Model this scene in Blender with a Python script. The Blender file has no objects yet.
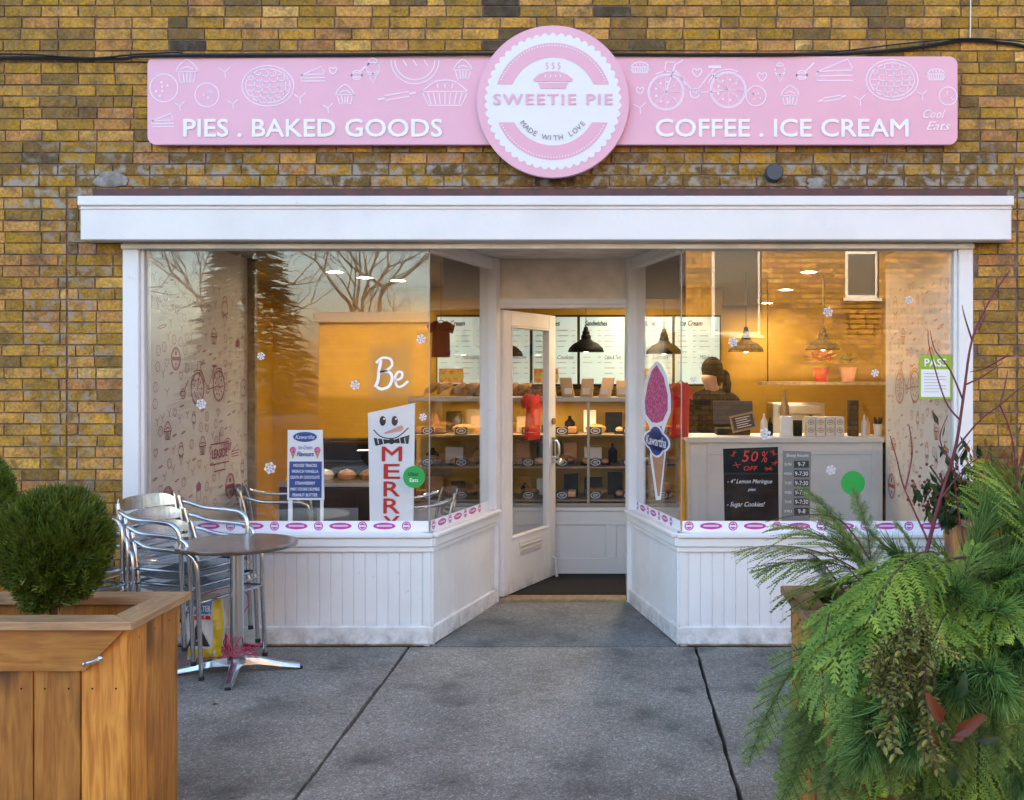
import bpy, bmesh, math, random
from mathutils import Vector, Matrix, noise
R = random.Random(7)
rad = math.radians
scene = bpy.context.scene
COL = scene.collection
F = 1050.0; CY = -6.18; CZ = 1.61; VX = 615.0; VY = 373.0
def S(y): return F / (y - CY)                      # pixels per metre at depth y, used only to read sizes off the photograph
def X(px, y=0.0): return (px - VX) / S(y)
def Z(py, y=0.0): return CZ - (py - VY) / S(y)

# ------------------------------------------------------------------ materials
def mat(name, col, rough=.55, metal=0., col2=None, scale=6., stretch=(1,1,1), bump=0., bscale=None, rnd=0., spec=.5,
        emit=None, estr=0., detail=5., lo=.35, hi=.65, trans=0., dark=None, dscale=2., sheen=0., dlo=.52, dhi=.78):
    m = bpy.data.materials.new(name); m.use_nodes = True
    nt = m.node_tree; N = nt.nodes; L = nt.links
    b = N['Principled BSDF']
    b.inputs['Roughness'].default_value = rough; b.inputs['Metallic'].default_value = metal
    b.inputs['Specular IOR Level'].default_value = spec
    tc = N.new('ShaderNodeTexCoord'); mp = N.new('ShaderNodeMapping'); mp.inputs['Scale'].default_value = stretch
    L.new(tc.outputs['Object'], mp.inputs['Vector'])
    rgb = N.new('ShaderNodeRGB'); rgb.outputs[0].default_value = (*col, 1); cur = rgb.outputs[0]
    at = None
    if rnd:
        at = N.new('ShaderNodeAttribute'); at.attribute_name = 'rnd'
    if col2:
        no = N.new('ShaderNodeTexNoise'); no.inputs['Scale'].default_value = scale; no.inputs['Detail'].default_value = detail
        v = mp.outputs[0]
        if rnd:
            ad = N.new('ShaderNodeVectorMath'); ad.operation = 'MULTIPLY_ADD'
            cx = N.new('ShaderNodeCombineXYZ')
            for k in range(3): L.new(at.outputs['Fac'], cx.inputs[k])
            L.new(cx.outputs[0], ad.inputs[0]); ad.inputs[1].default_value = (7, 5, 9); L.new(mp.outputs[0], ad.inputs[2]); v = ad.outputs[0]
        L.new(v, no.inputs['Vector'])
        mr = N.new('ShaderNodeMapRange'); mr.inputs[1].default_value = lo; mr.inputs[2].default_value = hi
        L.new(no.outputs['Fac'], mr.inputs[0])
        mx = N.new('ShaderNodeMix'); mx.data_type = 'RGBA'
        L.new(mr.outputs[0], mx.inputs[0]); L.new(cur, mx.inputs[6]); mx.inputs[7].default_value = (*col2, 1); cur = mx.outputs[2]
    if dark:
        no2 = N.new('ShaderNodeTexNoise'); no2.inputs['Scale'].default_value = dscale; no2.inputs['Detail'].default_value = 8; no2.inputs['Roughness'].default_value = .65
        L.new(tc.outputs['Object'], no2.inputs['Vector'])
        mr2 = N.new('ShaderNodeMapRange'); mr2.inputs[1].default_value = dlo; mr2.inputs[2].default_value = dhi
        L.new(no2.outputs['Fac'], mr2.inputs[0])
        mx2 = N.new('ShaderNodeMix'); mx2.data_type = 'RGBA'
        L.new(mr2.outputs[0], mx2.inputs[0]); L.new(cur, mx2.inputs[6]); mx2.inputs[7].default_value = (*dark, 1); cur = mx2.outputs[2]
    if rnd:
        mr = N.new('ShaderNodeMapRange'); mr.inputs[3].default_value = 1 - rnd; mr.inputs[4].default_value = 1 + rnd
        L.new(at.outputs['Fac'], mr.inputs[0])
        hs = N.new('ShaderNodeHueSaturation'); L.new(mr.outputs[0], hs.inputs['Value']); L.new(cur, hs.inputs['Color']); cur = hs.outputs[0]
    L.new(cur, b.inputs['Base Color'])
    if bump:
        no = N.new('ShaderNodeTexNoise'); no.inputs['Scale'].default_value = bscale or scale; no.inputs['Detail'].default_value = 6
        L.new(mp.outputs[0], no.inputs['Vector'])
        bp = N.new('ShaderNodeBump'); bp.inputs['Strength'].default_value = bump; bp.inputs['Distance'].default_value = .01
        L.new(no.outputs['Fac'], bp.inputs['Height']); L.new(bp.outputs[0], b.inputs['Normal'])
    if emit:
        b.inputs['Emission Color'].default_value = (*emit, 1); b.inputs['Emission Strength'].default_value = estr
    if trans:
        b.inputs['Subsurface Weight'].default_value = trans; b.inputs['Subsurface Radius'].default_value = (.01, .01, .005)
    return m

def glass_mat(name, f0=.05, tint=(1,1,1)):
    m = bpy.data.materials.new(name); m.use_nodes = True
    nt = m.node_tree; N = nt.nodes; L = nt.links
    N.remove(N['Principled BSDF']); out = N['Material Output']
    g = N.new('ShaderNodeNewGeometry'); d = N.new('ShaderNodeVectorMath'); d.operation = 'DOT_PRODUCT'
    L.new(g.outputs['Incoming'], d.inputs[0]); L.new(g.outputs['Normal'], d.inputs[1])
    a = N.new('ShaderNodeMath'); a.operation = 'ABSOLUTE'; L.new(d.outputs['Value'], a.inputs[0])
    s = N.new('ShaderNodeMath'); s.operation = 'SUBTRACT'; s.inputs[0].default_value = 1; L.new(a.outputs[0], s.inputs[1])
    p = N.new('ShaderNodeMath'); p.operation = 'POWER'; p.inputs[1].default_value = 5; L.new(s.outputs[0], p.inputs[0])
    ma = N.new('ShaderNodeMath'); ma.operation = 'MULTIPLY_ADD'; ma.inputs[1].default_value = 1 - f0; ma.inputs[2].default_value = f0
    L.new(p.outputs[0], ma.inputs[0])
    t = N.new('ShaderNodeBsdfTransparent'); t.inputs[0].default_value = (*tint, 1)
    gl = N.new('ShaderNodeBsdfGlossy'); gl.inputs['Roughness'].default_value = .0
    mx = N.new('ShaderNodeMixShader'); L.new(ma.outputs[0], mx.inputs[0]); L.new(t.outputs[0], mx.inputs[1]); L.new(gl.outputs[0], mx.inputs[2])
    L.new(mx.outputs[0], out.inputs['Surface'])
    return m

def brick_mat(name, dim=1.):
    """per-brick colour from the 'rnd' attribute, weathering from noise in object space"""
    m = bpy.data.materials.new(name); m.use_nodes = True
    nt = m.node_tree; N = nt.nodes; L = nt.links; b = N['Principled BSDF']; b.inputs['Roughness'].default_value = .85
    at = N.new('ShaderNodeAttribute'); at.attribute_name = 'rnd'
    cr = N.new('ShaderNodeValToRGB'); e = cr.color_ramp; e.interpolation = 'LINEAR'
    st = [(0, (.030,.023,.018)), (.04, (.09,.062,.028)), (.15, (.19,.115,.040)), (.30, (.29,.17,.050)), (.45, (.40,.235,.055)),
          (.58, (.50,.29,.085)), (.70, (.60,.34,.13)), (.80, (.44,.22,.095)), (.90, (.64,.38,.11)), (1, (.70,.45,.18))]
    e.elements[0].position = 0; e.elements[0].color = (*[c*dim for c in st[0][1]], 1)
    e.elements[1].position = 1; e.elements[1].color = (*[c*dim for c in st[-1][1]], 1)
    for p, c in st[1:-1]:
        k = e.elements.new(p); k.color = (*[q*dim for q in c], 1)
    L.new(at.outputs['Fac'], cr.inputs[0])
    tc = N.new('ShaderNodeTexCoord')
    n1 = N.new('ShaderNodeTexNoise'); n1.inputs['Scale'].default_value = 9; n1.inputs['Detail'].default_value = 9; n1.inputs['Roughness'].default_value = .7
    L.new(tc.outputs['Object'], n1.inputs['Vector'])
    m1 = N.new('ShaderNodeMapRange'); m1.inputs[1].default_value = .44; m1.inputs[2].default_value = .64; m1.inputs[4].default_value = .74
    L.new(n1.outputs['Fac'], m1.inputs[0])
    x1 = N.new('ShaderNodeMix'); x1.data_type = 'RGBA'; L.new(m1.outputs[0], x1.inputs[0]); L.new(cr.outputs[0], x1.inputs[6]); x1.inputs[7].default_value = (.085,.060,.032,1)
    n2 = N.new('ShaderNodeTexNoise'); n2.inputs['Scale'].default_value = 60; n2.inputs['Detail'].default_value = 6
    L.new(tc.outputs['Object'], n2.inputs['Vector'])
    m2 = N.new('ShaderNodeMapRange'); m2.inputs[1].default_value = .3; m2.inputs[2].default_value = .7; m2.inputs[3].default_value = .62; m2.inputs[4].default_value = 1.3
    L.new(n2.outputs['Fac'], m2.inputs[0])
    hs = N.new('ShaderNodeHueSaturation'); hs.inputs['Saturation'].default_value = 1.14; L.new(m2.outputs[0], hs.inputs['Value']); L.new(x1.outputs[2], hs.inputs['Color'])
    # pale lime smears, an attribute painted per brick where the old lintel courses are
    aw = N.new('ShaderNodeAttribute'); aw.attribute_name = 'wear'
    n3 = N.new('ShaderNodeTexNoise'); n3.inputs['Scale'].default_value = 16; n3.inputs['Detail'].default_value = 8
    L.new(tc.outputs['Object'], n3.inputs['Vector'])
    m3 = N.new('ShaderNodeMapRange'); m3.inputs[1].default_value = .48; m3.inputs[2].default_value = .62
    L.new(n3.outputs['Fac'], m3.inputs[0])
    mu = N.new('ShaderNodeMath'); mu.operation = 'MULTIPLY'; L.new(m3.outputs[0], mu.inputs[0]); L.new(aw.outputs['Fac'], mu.inputs[1])
    x3 = N.new('ShaderNodeMix'); x3.data_type = 'RGBA'; L.new(mu.outputs[0], x3.inputs[0]); L.new(hs.outputs[0], x3.inputs[6]); x3.inputs[7].default_value = (.33,.29,.24,1)
    L.new(x3.outputs[2], b.inputs['Base Color'])
    bp = N.new('ShaderNodeBump'); bp.inputs['Strength'].default_value = .55; bp.inputs['Distance'].default_value = .006
    L.new(n2.outputs['Fac'], bp.inputs['Height']); L.new(bp.outputs[0], b.inputs['Normal'])
    return m

def wood_mat(name, axis, a, c, dark, rough=.55, rnd=.22):
    """board grain stretched along `axis`, knots from a stretched voronoi"""
    m = bpy.data.materials.new(name); m.use_nodes = True
    nt = m.node_tree; N = nt.nodes; L = nt.links; b = N['Principled BSDF']; b.inputs['Roughness'].default_value = rough
    tc = N.new('ShaderNodeTexCoord'); at = N.new('ShaderNodeAttribute'); at.attribute_name = 'rnd'
    cx = N.new('ShaderNodeCombineXYZ'); [L.new(at.outputs['Fac'], cx.inputs[k]) for k in range(3)]
    ad = N.new('ShaderNodeVectorMath'); ad.operation = 'MULTIPLY_ADD'; L.new(cx.outputs[0], ad.inputs[0]); ad.inputs[1].default_value = (3.1, 4.7, 6.3)
    L.new(tc.outputs['Object'], ad.inputs[2])
    mp = N.new('ShaderNodeMapping'); sc = [1., 1., 1.]; sc[axis] = .09; mp.inputs['Scale'].default_value = sc
    L.new(ad.outputs[0], mp.inputs['Vector'])
    wv = N.new('ShaderNodeTexNoise'); wv.inputs['Scale'].default_value = 55; wv.inputs['Detail'].default_value = 7; wv.inputs['Distortion'].default_value = .9
    L.new(mp.outputs[0], wv.inputs['Vector'])
    mr = N.new('ShaderNodeMapRange'); mr.inputs[1].default_value = .36; mr.inputs[2].default_value = .66; L.new(wv.outputs['Fac'], mr.inputs[0])
    x1 = N.new('ShaderNodeMix'); x1.data_type = 'RGBA'; L.new(mr.outputs[0], x1.inputs[0]); x1.inputs[6].default_value = (*a, 1); x1.inputs[7].default_value = (*c, 1)
    mk = N.new('ShaderNodeMapping'); sk = [5.2, 5.2, 5.2]; sk[axis] = 2.6; mk.inputs['Scale'].default_value = sk; L.new(ad.outputs[0], mk.inputs['Vector'])
    vo = N.new('ShaderNodeTexVoronoi'); vo.inputs['Scale'].default_value = 1.; L.new(mk.outputs[0], vo.inputs['Vector'])
    mv = N.new('ShaderNodeMapRange'); mv.inputs[1].default_value = .13; mv.inputs[2].default_value = .33; mv.inputs[3].default_value = .85; mv.inputs[4].default_value = 0
    L.new(vo.outputs['Distance'], mv.inputs[0])
    x2 = N.new('ShaderNodeMix'); x2.data_type = 'RGBA'; L.new(mv.outputs[0], x2.inputs[0]); L.new(x1.outputs[2], x2.inputs[6]); x2.inputs[7].default_value = (*dark, 1)
    n3 = N.new('ShaderNodeTexNoise'); n3.inputs['Scale'].default_value = 4.; n3.inputs['Detail'].default_value = 6; L.new(tc.outputs['Object'], n3.inputs['Vector'])
    m3 = N.new('ShaderNodeMapRange'); m3.inputs[1].default_value = .5; m3.inputs[2].default_value = .8; m3.inputs[4].default_value = .6; L.new(n3.outputs['Fac'], m3.inputs[0])
    x3 = N.new('ShaderNodeMix'); x3.data_type = 'RGBA'; L.new(m3.outputs[0], x3.inputs[0]); L.new(x2.outputs[2], x3.inputs[6]); x3.inputs[7].default_value = (*dark, 1)
    mh = N.new('ShaderNodeMapRange'); mh.inputs[3].default_value = 1 - rnd; mh.inputs[4].default_value = 1 + rnd; L.new(at.outputs['Fac'], mh.inputs[0])
    hs = N.new('ShaderNodeHueSaturation'); L.new(mh.outputs[0], hs.inputs['Value']); L.new(x3.outputs[2], hs.inputs['Color'])
    L.new(hs.outputs[0], b.inputs['Base Color'])
    bp = N.new('ShaderNodeBump'); bp.inputs['Strength'].default_value = .25; bp.inputs['Distance'].default_value = .003
    L.new(wv.outputs['Fac'], bp.inputs['Height']); L.new(bp.outputs[0], b.inputs['Normal'])
    return m

def leaf_mat(name, c1, c2, rough=.5):
    m = bpy.data.materials.new(name); m.use_nodes = True
    nt = m.node_tree; N = nt.nodes; L = nt.links; b = N['Principled BSDF']; b.inputs['Roughness'].default_value = rough
    at = N.new('ShaderNodeAttribute'); at.attribute_name = 'rnd'
    oi = N.new('ShaderNodeObjectInfo')
    x1 = N.new('ShaderNodeMix'); x1.data_type = 'RGBA'; L.new(at.outputs['Fac'], x1.inputs[0]); x1.inputs[6].default_value = (*c1, 1); x1.inputs[7].default_value = (*c2, 1)
    mh = N.new('ShaderNodeMapRange'); mh.inputs[3].default_value = .65; mh.inputs[4].default_value = 1.35; L.new(oi.outputs['Random'], mh.inputs[0])
    hs = N.new('ShaderNodeHueSaturation'); L.new(mh.outputs[0], hs.inputs['Value']); L.new(x1.outputs[2], hs.inputs['Color'])
    L.new(hs.outputs[0], b.inputs['Base Color'])
    tr = N.new('ShaderNodeBsdfTranslucent'); L.new(hs.outputs[0], tr.inputs[0])
    mx = N.new('ShaderNodeMixShader'); mx.inputs[0].default_value = .25
    L.new(b.outputs[0], mx.inputs[1]); L.new(tr.outputs[0], mx.inputs[2]); L.new(mx.outputs[0], N['Material Output'].inputs['Surface'])
    return m

def pavement_mat(name, base, spk):
    m = bpy.data.materials.new(name); m.use_nodes = True
    nt = m.node_tree; N = nt.nodes; L = nt.links; b = N['Principled BSDF']; b.inputs['Roughness'].default_value = .8
    tc = N.new('ShaderNodeTexCoord')
    vo = N.new('ShaderNodeTexVoronoi'); vo.inputs['Scale'].default_value = 150; L.new(tc.outputs['Object'], vo.inputs['Vector'])
    bw = N.new('ShaderNodeRGBToBW'); L.new(vo.outputs['Color'], bw.inputs[0])
    cr = N.new('ShaderNodeValToRGB'); e = cr.color_ramp
    e.elements[0].position = .2; e.elements[0].color = (*[c*.72 for c in base], 1); e.elements[1].position = .9; e.elements[1].color = (*spk, 1)
    k = e.elements.new(.6); k.color = (*base, 1); k = e.elements.new(.75); k.color = (*[c*1.2 for c in base], 1)
    L.new(bw.outputs[0], cr.inputs[0])
    n1 = N.new('ShaderNodeTexNoise'); n1.inputs['Scale'].default_value = 1.6; n1.inputs['Detail'].default_value = 10; n1.inputs['Roughness'].default_value = .62
    L.new(tc.outputs['Object'], n1.inputs['Vector'])
    m1 = N.new('ShaderNodeMapRange'); m1.inputs[1].default_value = .3; m1.inputs[2].default_value = .72; m1.inputs[3].default_value = 1.4; m1.inputs[4].default_value = .55
    L.new(n1.outputs['Fac'], m1.inputs[0])
    n2 = N.new('ShaderNodeTexNoise'); n2.inputs['Scale'].default_value = 30; n2.inputs['Detail'].default_value = 8; n2.inputs['Roughness'].default_value = .7
    L.new(tc.outputs['Object'], n2.inputs['Vector'])
    m2 = N.new('ShaderNodeMapRange'); m2.inputs[1].default_value = .3; m2.inputs[2].default_value = .7; m2.inputs[3].default_value = .7; m2.inputs[4].default_value = 1.3
    L.new(n2.outputs['Fac'], m2.inputs[0])
    mu = N.new('ShaderNodeMath'); mu.operation = 'MULTIPLY'; L.new(m1.outputs[0], mu.inputs[0]); L.new(m2.outputs[0], mu.inputs[1])
    hs = N.new('ShaderNodeHueSaturation'); L.new(mu.outputs[0], hs.inputs['Value']); L.new(cr.outputs[0], hs.inputs['Color'])
    n4 = N.new('ShaderNodeTexNoise'); n4.inputs['Scale'].default_value = 3.1; n4.inputs['Detail'].default_value = 4; L.new(tc.outputs['Object'], n4.inputs['Vector'])
    m4 = N.new('ShaderNodeMapRange'); m4.inputs[1].default_value = .56; m4.inputs[2].default_value = .74; m4.inputs[4].default_value = .6; L.new(n4.outputs['Fac'], m4.inputs[0])
    x4 = N.new('ShaderNodeMix'); x4.data_type = 'RGBA'; L.new(m4.outputs[0], x4.inputs[0]); L.new(hs.outputs[0], x4.inputs[6]); x4.inputs[7].default_value = (.035,.036,.036,1)
    vg = N.new('ShaderNodeTexVoronoi'); vg.inputs['Scale'].default_value = 3.2; L.new(tc.outputs['Object'], vg.inputs['Vector'])
    mg = N.new('ShaderNodeMapRange'); mg.inputs[1].default_value = .035; mg.inputs[2].default_value = .05; mg.inputs[3].default_value = .7; mg.inputs[4].default_value = 0; L.new(vg.outputs['Distance'], mg.inputs[0])
    x5 = N.new('ShaderNodeMix'); x5.data_type = 'RGBA'; L.new(mg.outputs[0], x5.inputs[0]); L.new(x4.outputs[2], x5.inputs[6]); x5.inputs[7].default_value = (.06,.058,.055,1)
    L.new(x5.outputs[2], b.inputs['Base Color'])
    bp = N.new('ShaderNodeBump'); bp.inputs['Strength'].default_value = .8; bp.inputs['Distance'].default_value = .004
    ad = N.new('ShaderNodeMath'); ad.operation = 'ADD'; L.new(bw.outputs[0], ad.inputs[0]); L.new(n2.outputs['Fac'], ad.inputs[1])
    L.new(ad.outputs[0], bp.inputs['Height']); L.new(bp.outputs[0], b.inputs['Normal'])
    return m

# ------------------------------------------------------------------ mesh builder
class MB:
    def __init__(s): s.v = []; s.f = []; s.r = []; s.w = []; s.cur = .5; s.wear = 0.
    def add(s, vs, fs, r=None):
        n = len(s.v); s.v += [tuple(p) for p in vs]
        r = s.cur if r is None else r
        for f in fs: s.f.append(tuple(i + n for i in f)); s.r.append(r); s.w.append(s.wear)
    def hexa(s, p, r=None):   # p: 4 bottom ccw, 4 top
        s.add(p, [(3,2,1,0), (4,5,6,7), (0,1,5,4), (1,2,6,5), (2,3,7,6), (3,0,4,7)], r)
    def box(s, x0, x1, y0, y1, z0, z1, r=None):
        s.hexa([(x0,y0,z0),(x1,y0,z0),(x1,y1,z0),(x0,y1,z0),(x0,y0,z1),(x1,y0,z1),(x1,y1,z1),(x0,y1,z1)], r)
    def obox(s, p0, p1, o0, o1, z0, z1, r=None, t0=0., t1=None):
        """box along the plan line p0->p1, from offset o0 to o1 along its right-hand normal; t0,t1 metres along the line"""
        d = Vector((p1[0]-p0[0], p1[1]-p0[1])); Ln = d.length; d.normalize(); n = Vector((d.y, -d.x))
        if t1 is None: t1 = Ln
        def q(t, o): return (p0[0] + d.x*t + n.x*o, p0[1] + d.y*t + n.y*o)
        a, b_, c, e = q(t0, o1), q(t1, o1), q(t1, o0), q(t0, o0)
        s.hexa([(*a, z0), (*b_, z0), (*c, z0), (*e, z0), (*a, z1), (*b_, z1), (*c, z1), (*e, z1)], r)
    def prism(s, pts, z0, z1, r=None):
        n = len(pts); s.add([(x,y,z0) for x,y in pts] + [(x,y,z1) for x,y in pts],
            [tuple(reversed(range(n))), tuple(range(n, 2*n))] + [(i, (i+1)%n, n+(i+1)%n, n+i) for i in range(n)], r)
    def tube(s, path, r, n=8, rr=None, cap=True):
        path = [Vector(p) for p in path]; m = len(path); b0 = len(s.v); up = Vector((0,0,1)); vs = []
        prev = None
        for i, p in enumerate(path):
            t = (path[min(i+1, m-1)] - path[max(i-1, 0)])
            if t.length < 1e-9: t = Vector((0,0,1))
            t.normalize()
            if prev is None:
                a = t.cross(up)
                if a.length < .1: a = t.cross(Vector((1,0,0)))
            else: a = prev - t * prev.dot(t)
            a.normalize(); prev = a; c = t.cross(a)
            rad_ = r[i] if isinstance(r, (list, tuple)) else r
            for k in range(n):
                g = 2*math.pi*k/n; vs.append(p + a*math.cos(g)*rad_ + c*math.sin(g)*rad_)
        fs = [(i*n+k, i*n+(k+1)%n, (i+1)*n+(k+1)%n, (i+1)*n+k) for i in range(m-1) for k in range(n)]
        if cap: fs += [tuple(reversed(range(n))), tuple(range((m-1)*n, m*n))]
        s.add(vs, fs, rr)
    def lathe(s, prof, c=(0,0,0), n=24, sx=1., sy=1., rr=None):
        m = len(prof); vs = [(c[0]+r*math.cos(2*math.pi*k/n)*sx, c[1]+r*math.sin(2*math.pi*k/n)*sy, c[2]+z) for r, z in prof for k in range(n)]
        fs = [(i*n+k, i*n+(k+1)%n, (i+1)*n+(k+1)%n, (i+1)*n+k) for i in range(m-1) for k in range(n)]
        if prof[0][0] > 1e-5: fs.append(tuple(reversed(range(n))))
        if prof[-1][0] > 1e-5: fs.append(tuple(range((m-1)*n, m*n)))
        s.add(vs, fs, rr)
    def ball(s, c, r, n=12, rr=None, sx=1, sy=1, sz=1):
        pr = [(max(r*math.sin(math.pi*i/(n//2)), 1e-6), -r*sz*math.cos(math.pi*i/(n//2))) for i in range(n//2+1)]
        s.lathe(pr, c, n, sx, sy, rr)
    def build(s, name, m, parent=None, smooth=False, bevel=0., fix=True, seg=1):
        me = bpy.data.meshes.new(name)
        off = wloc(parent)
        me.from_pydata([(x-off[0], y-off[1], z-off[2]) for x, y, z in s.v], [], s.f)
        a = me.attributes.new('rnd', 'FLOAT', 'FACE'); a.data.foreach_set('value', s.r)
        if any(s.w):
            a = me.attributes.new('wear', 'FLOAT', 'FACE'); a.data.foreach_set('value', s.w)
        if fix or bevel:
            bm = bmesh.new(); bm.from_mesh(me)
            if bevel:
                bmesh.ops.bevel(bm, geom=[e for e in bm.edges if len(e.link_faces) == 2 and e.calc_face_angle(0) > .5], offset=bevel, segments=seg, affect='EDGES', profile=.5)
            if fix: bmesh.ops.recalc_face_normals(bm, faces=bm.faces)
            bm.to_mesh(me); bm.free()
        if smooth:
            me.shade_smooth(); me.set_sharp_from_angle(angle=rad(38))
        me.materials.append(m)
        o = bpy.data.objects.new(name, me); COL.objects.link(o)
        if parent: o.parent = parent
        return o

def wloc(o):
    v = Vector((0,0,0))
    while o is not None: v += o.location; o = o.parent
    return v
def thing(name, label, cat, loc=(0,0,0), group=None):
    o = bpy.data.objects.new(name, None); COL.objects.link(o); o.location = loc; o.empty_display_size = .1
    return tag(o, label, cat, group)
def tag(o, label=None, cat=None, group=None, kind=None):
    if label: o['label'] = label
    if cat: o['category'] = cat
    if group: o['group'] = group
    if kind: o['kind'] = kind
    return o
def holder(name, parent, loc=None):
    """an empty that carries sub-parts of a part"""
    o = bpy.data.objects.new(name, None); COL.objects.link(o); o.parent = parent
    return o
def copy_tree(o, parent=None):
    c = o.copy(); COL.objects.link(c); c.parent = parent
    for ch in o.children: copy_tree(ch, c)
    return c
def dup(o, loc, rz=0., label=None, sc=None):
    c = copy_tree(o); c.location = loc; c.rotation_euler = (0,0,rz)
    if label: c['label'] = label
    if sc: c.scale = (sc, sc, sc)
    return c
def smooth_path(pts, n=6, closed=False):
    P = [Vector(p) for p in pts]; out = []; m = len(P)
    rng = range(m if closed else m-1)
    for i in rng:
        a = P[(i-1)%m] if closed or i > 0 else P[0]; b = P[i]; c = P[(i+1)%m]; d = P[(i+2)%m] if closed or i+2 < m else P[-1]
        for k in range(n):
            t = k/n; out.append(.5*((2*b) + (c-a)*t + (2*a-5*b+4*c-d)*t*t + (3*b-a-3*c+d)*t*t*t))
    if not closed: out.append(P[-1])
    return out

# ------------------------------------------------------------------ flat graphics (print, stickers, lettering)
class Plane:
    def __init__(s, O, U, V): s.O = Vector(O); s.U = Vector(U).normalized(); s.V = Vector(V).normalized(); s.N = s.U.cross(s.V)
    def p(s, u, v, n=0.): return s.O + s.U*u + s.V*v + s.N*n
class Ink:
    """2D shapes laid on a plane n metres proud of it, collected in one mesh"""
    def __init__(s, pl, n=.0015): s.pl = pl; s.n = n; s.mb = MB()
    def poly(s, pts, r=None): s.mb.add([s.pl.p(u, v, s.n) for u, v in pts], [tuple(range(len(pts)))], r)
    def rect(s, u0, u1, v0, v1, r=None): s.poly([(u0,v0),(u1,v0),(u1,v1),(u0,v1)], r)
    def rrect(s, u0, u1, v0, v1, q, r=None):
        P = []
        for cx, cy, a in ((u1-q, v0+q, -90), (u1-q, v1-q, 0), (u0+q, v1-q, 90), (u0+q, v0+q, 180)):
            for k in range(6): t = rad(a + 18*k); P.append((cx+q*math.cos(t), cy+q*math.sin(t)))
        s.poly(P, r)
    def disc(s, u, v, r, n=24, ry=None, rr=None):
        ry = r if ry is None else ry
        s.poly([(u+r*math.cos(2*math.pi*k/n), v+ry*math.sin(2*math.pi*k/n)) for k in range(n)], rr)
    def line(s, pts, w, closed=False):
        P = [Vector((p[0], p[1])) for p in pts]
        if len(P) < 2: return
        m = len(P); q = []
        for i in range(m):
            a = P[(i-1)%m] if closed or i > 0 else P[i]; b = P[(i+1)%m] if closed or i < m-1 else P[i]
            t = b - a
            if t.length < 1e-9: t = Vector((1,0))
            t.normalize(); nn = Vector((-t.y, t.x))*w/2; q += [P[i]+nn, P[i]-nn]
        k = m if closed else m-1
        s.mb.add([s.pl.p(a.x, a.y, s.n) for a in q], [(2*i, 2*i+1, (2*i+3)%(2*m), (2*i+2)%(2*m)) for i in range(k)])
    def curve(s, pts, w, closed=False, n=5): s.line([(p.x, p.y) for p in smooth_path([Vector((a[0], a[1], 0)) for a in pts], n, closed)], w, closed)
    def ring(s, u, v, r, w, ry=None, n=24, a0=0., a1=360.):
        ry = r if ry is None else ry; full = abs(a1-a0) >= 359.9
        k = n if full else n+1
        s.line([(u+r*math.cos(rad(a0+(a1-a0)*i/n)), v+ry*math.sin(rad(a0+(a1-a0)*i/n))) for i in range(k)], w, full)
    def build(s, name, m, parent=None): return s.mb.build(name, m, parent, fix=False)

def text(pl, s_, u, v, h=None, w=None, n=.002, m=None, parent=None, name='lettering', bold=0., shear=0., align='CENTER', ang=0., ext=.0005, space=1.):
    """lettering: cap height h (or stretched to width w), centred at (u,v) of the plane"""
    cu = bpy.data.curves.new(name, 'FONT'); cu.body = s_; cu.size = 1.; cu.shear = shear; cu.space_character = space
    cu.resolution_u = 3
    o = bpy.data.objects.new(name, cu); COL.objects.link(o)
    dg = bpy.context.evaluated_depsgraph_get(); me = bpy.data.meshes.new_from_object(o.evaluated_get(dg))
    bpy.data.objects.remove(o); bpy.data.curves.remove(cu)
    if not me.vertices: return None
    xs = [q.co.x for q in me.vertices]; ys = [q.co.y for q in me.vertices]
    x0, x1 = min(xs), max(xs); y0, y1 = min(ys), max(ys)
    sy = h/(y1-y0) if h else w/(x1-x0); sx = w/(x1-x0) if w else sy
    cx = {'CENTER': (x0+x1)/2, 'LEFT': x0, 'RIGHT': x1}[align]; cy = (y0+y1)/2
    ca, sa = math.cos(ang), math.sin(ang); off = wloc(parent)
    for q in me.vertices:
        a, b = (q.co.x-cx)*sx, (q.co.y-cy)*sy
        q.co = pl.p(u + a*ca - b*sa, v + a*sa + b*ca, n) - off
    if bold:     # heavier strokes: the same outlines laid again a hair to each side
        bm = bmesh.new(); bm.from_mesh(me); src = bm.faces[:]; q = bold*1.0*sy
        for i, (du, dv_) in enumerate(((1,0),(-1,0),(0,1),(0,-1),(.7,.7),(-.7,.7),(.7,-.7),(-.7,-.7))):
            r = bmesh.ops.duplicate(bm, geom=src); vs = [e for e in r['geom'] if isinstance(e, bmesh.types.BMVert)]
            bmesh.ops.translate(bm, verts=vs, vec=pl.U*du*q + pl.V*dv_*q + pl.N*(.00012*(i+1)))
        bm.to_mesh(me); bm.free()
    me.materials.clear(); me.materials.append(m)
    ob = bpy.data.objects.new(name, me); COL.objects.link(ob); ob.parent = parent
    return ob
def join(obs, name):
    """merge flat lettering meshes that belong to one print"""
    obs = [o for o in obs if o]; me = bpy.data.meshes.new(name); bm = bmesh.new()
    for o in obs: bm.from_mesh(o.data)
    bm.to_mesh(me); bm.free(); me.materials.append(obs[0].data.materials[0])
    k = bpy.data.objects.new(name, me); COL.objects.link(k); k.parent = obs[0].parent
    for o in obs: bpy.data.objects.remove(o)
    return k

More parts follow.
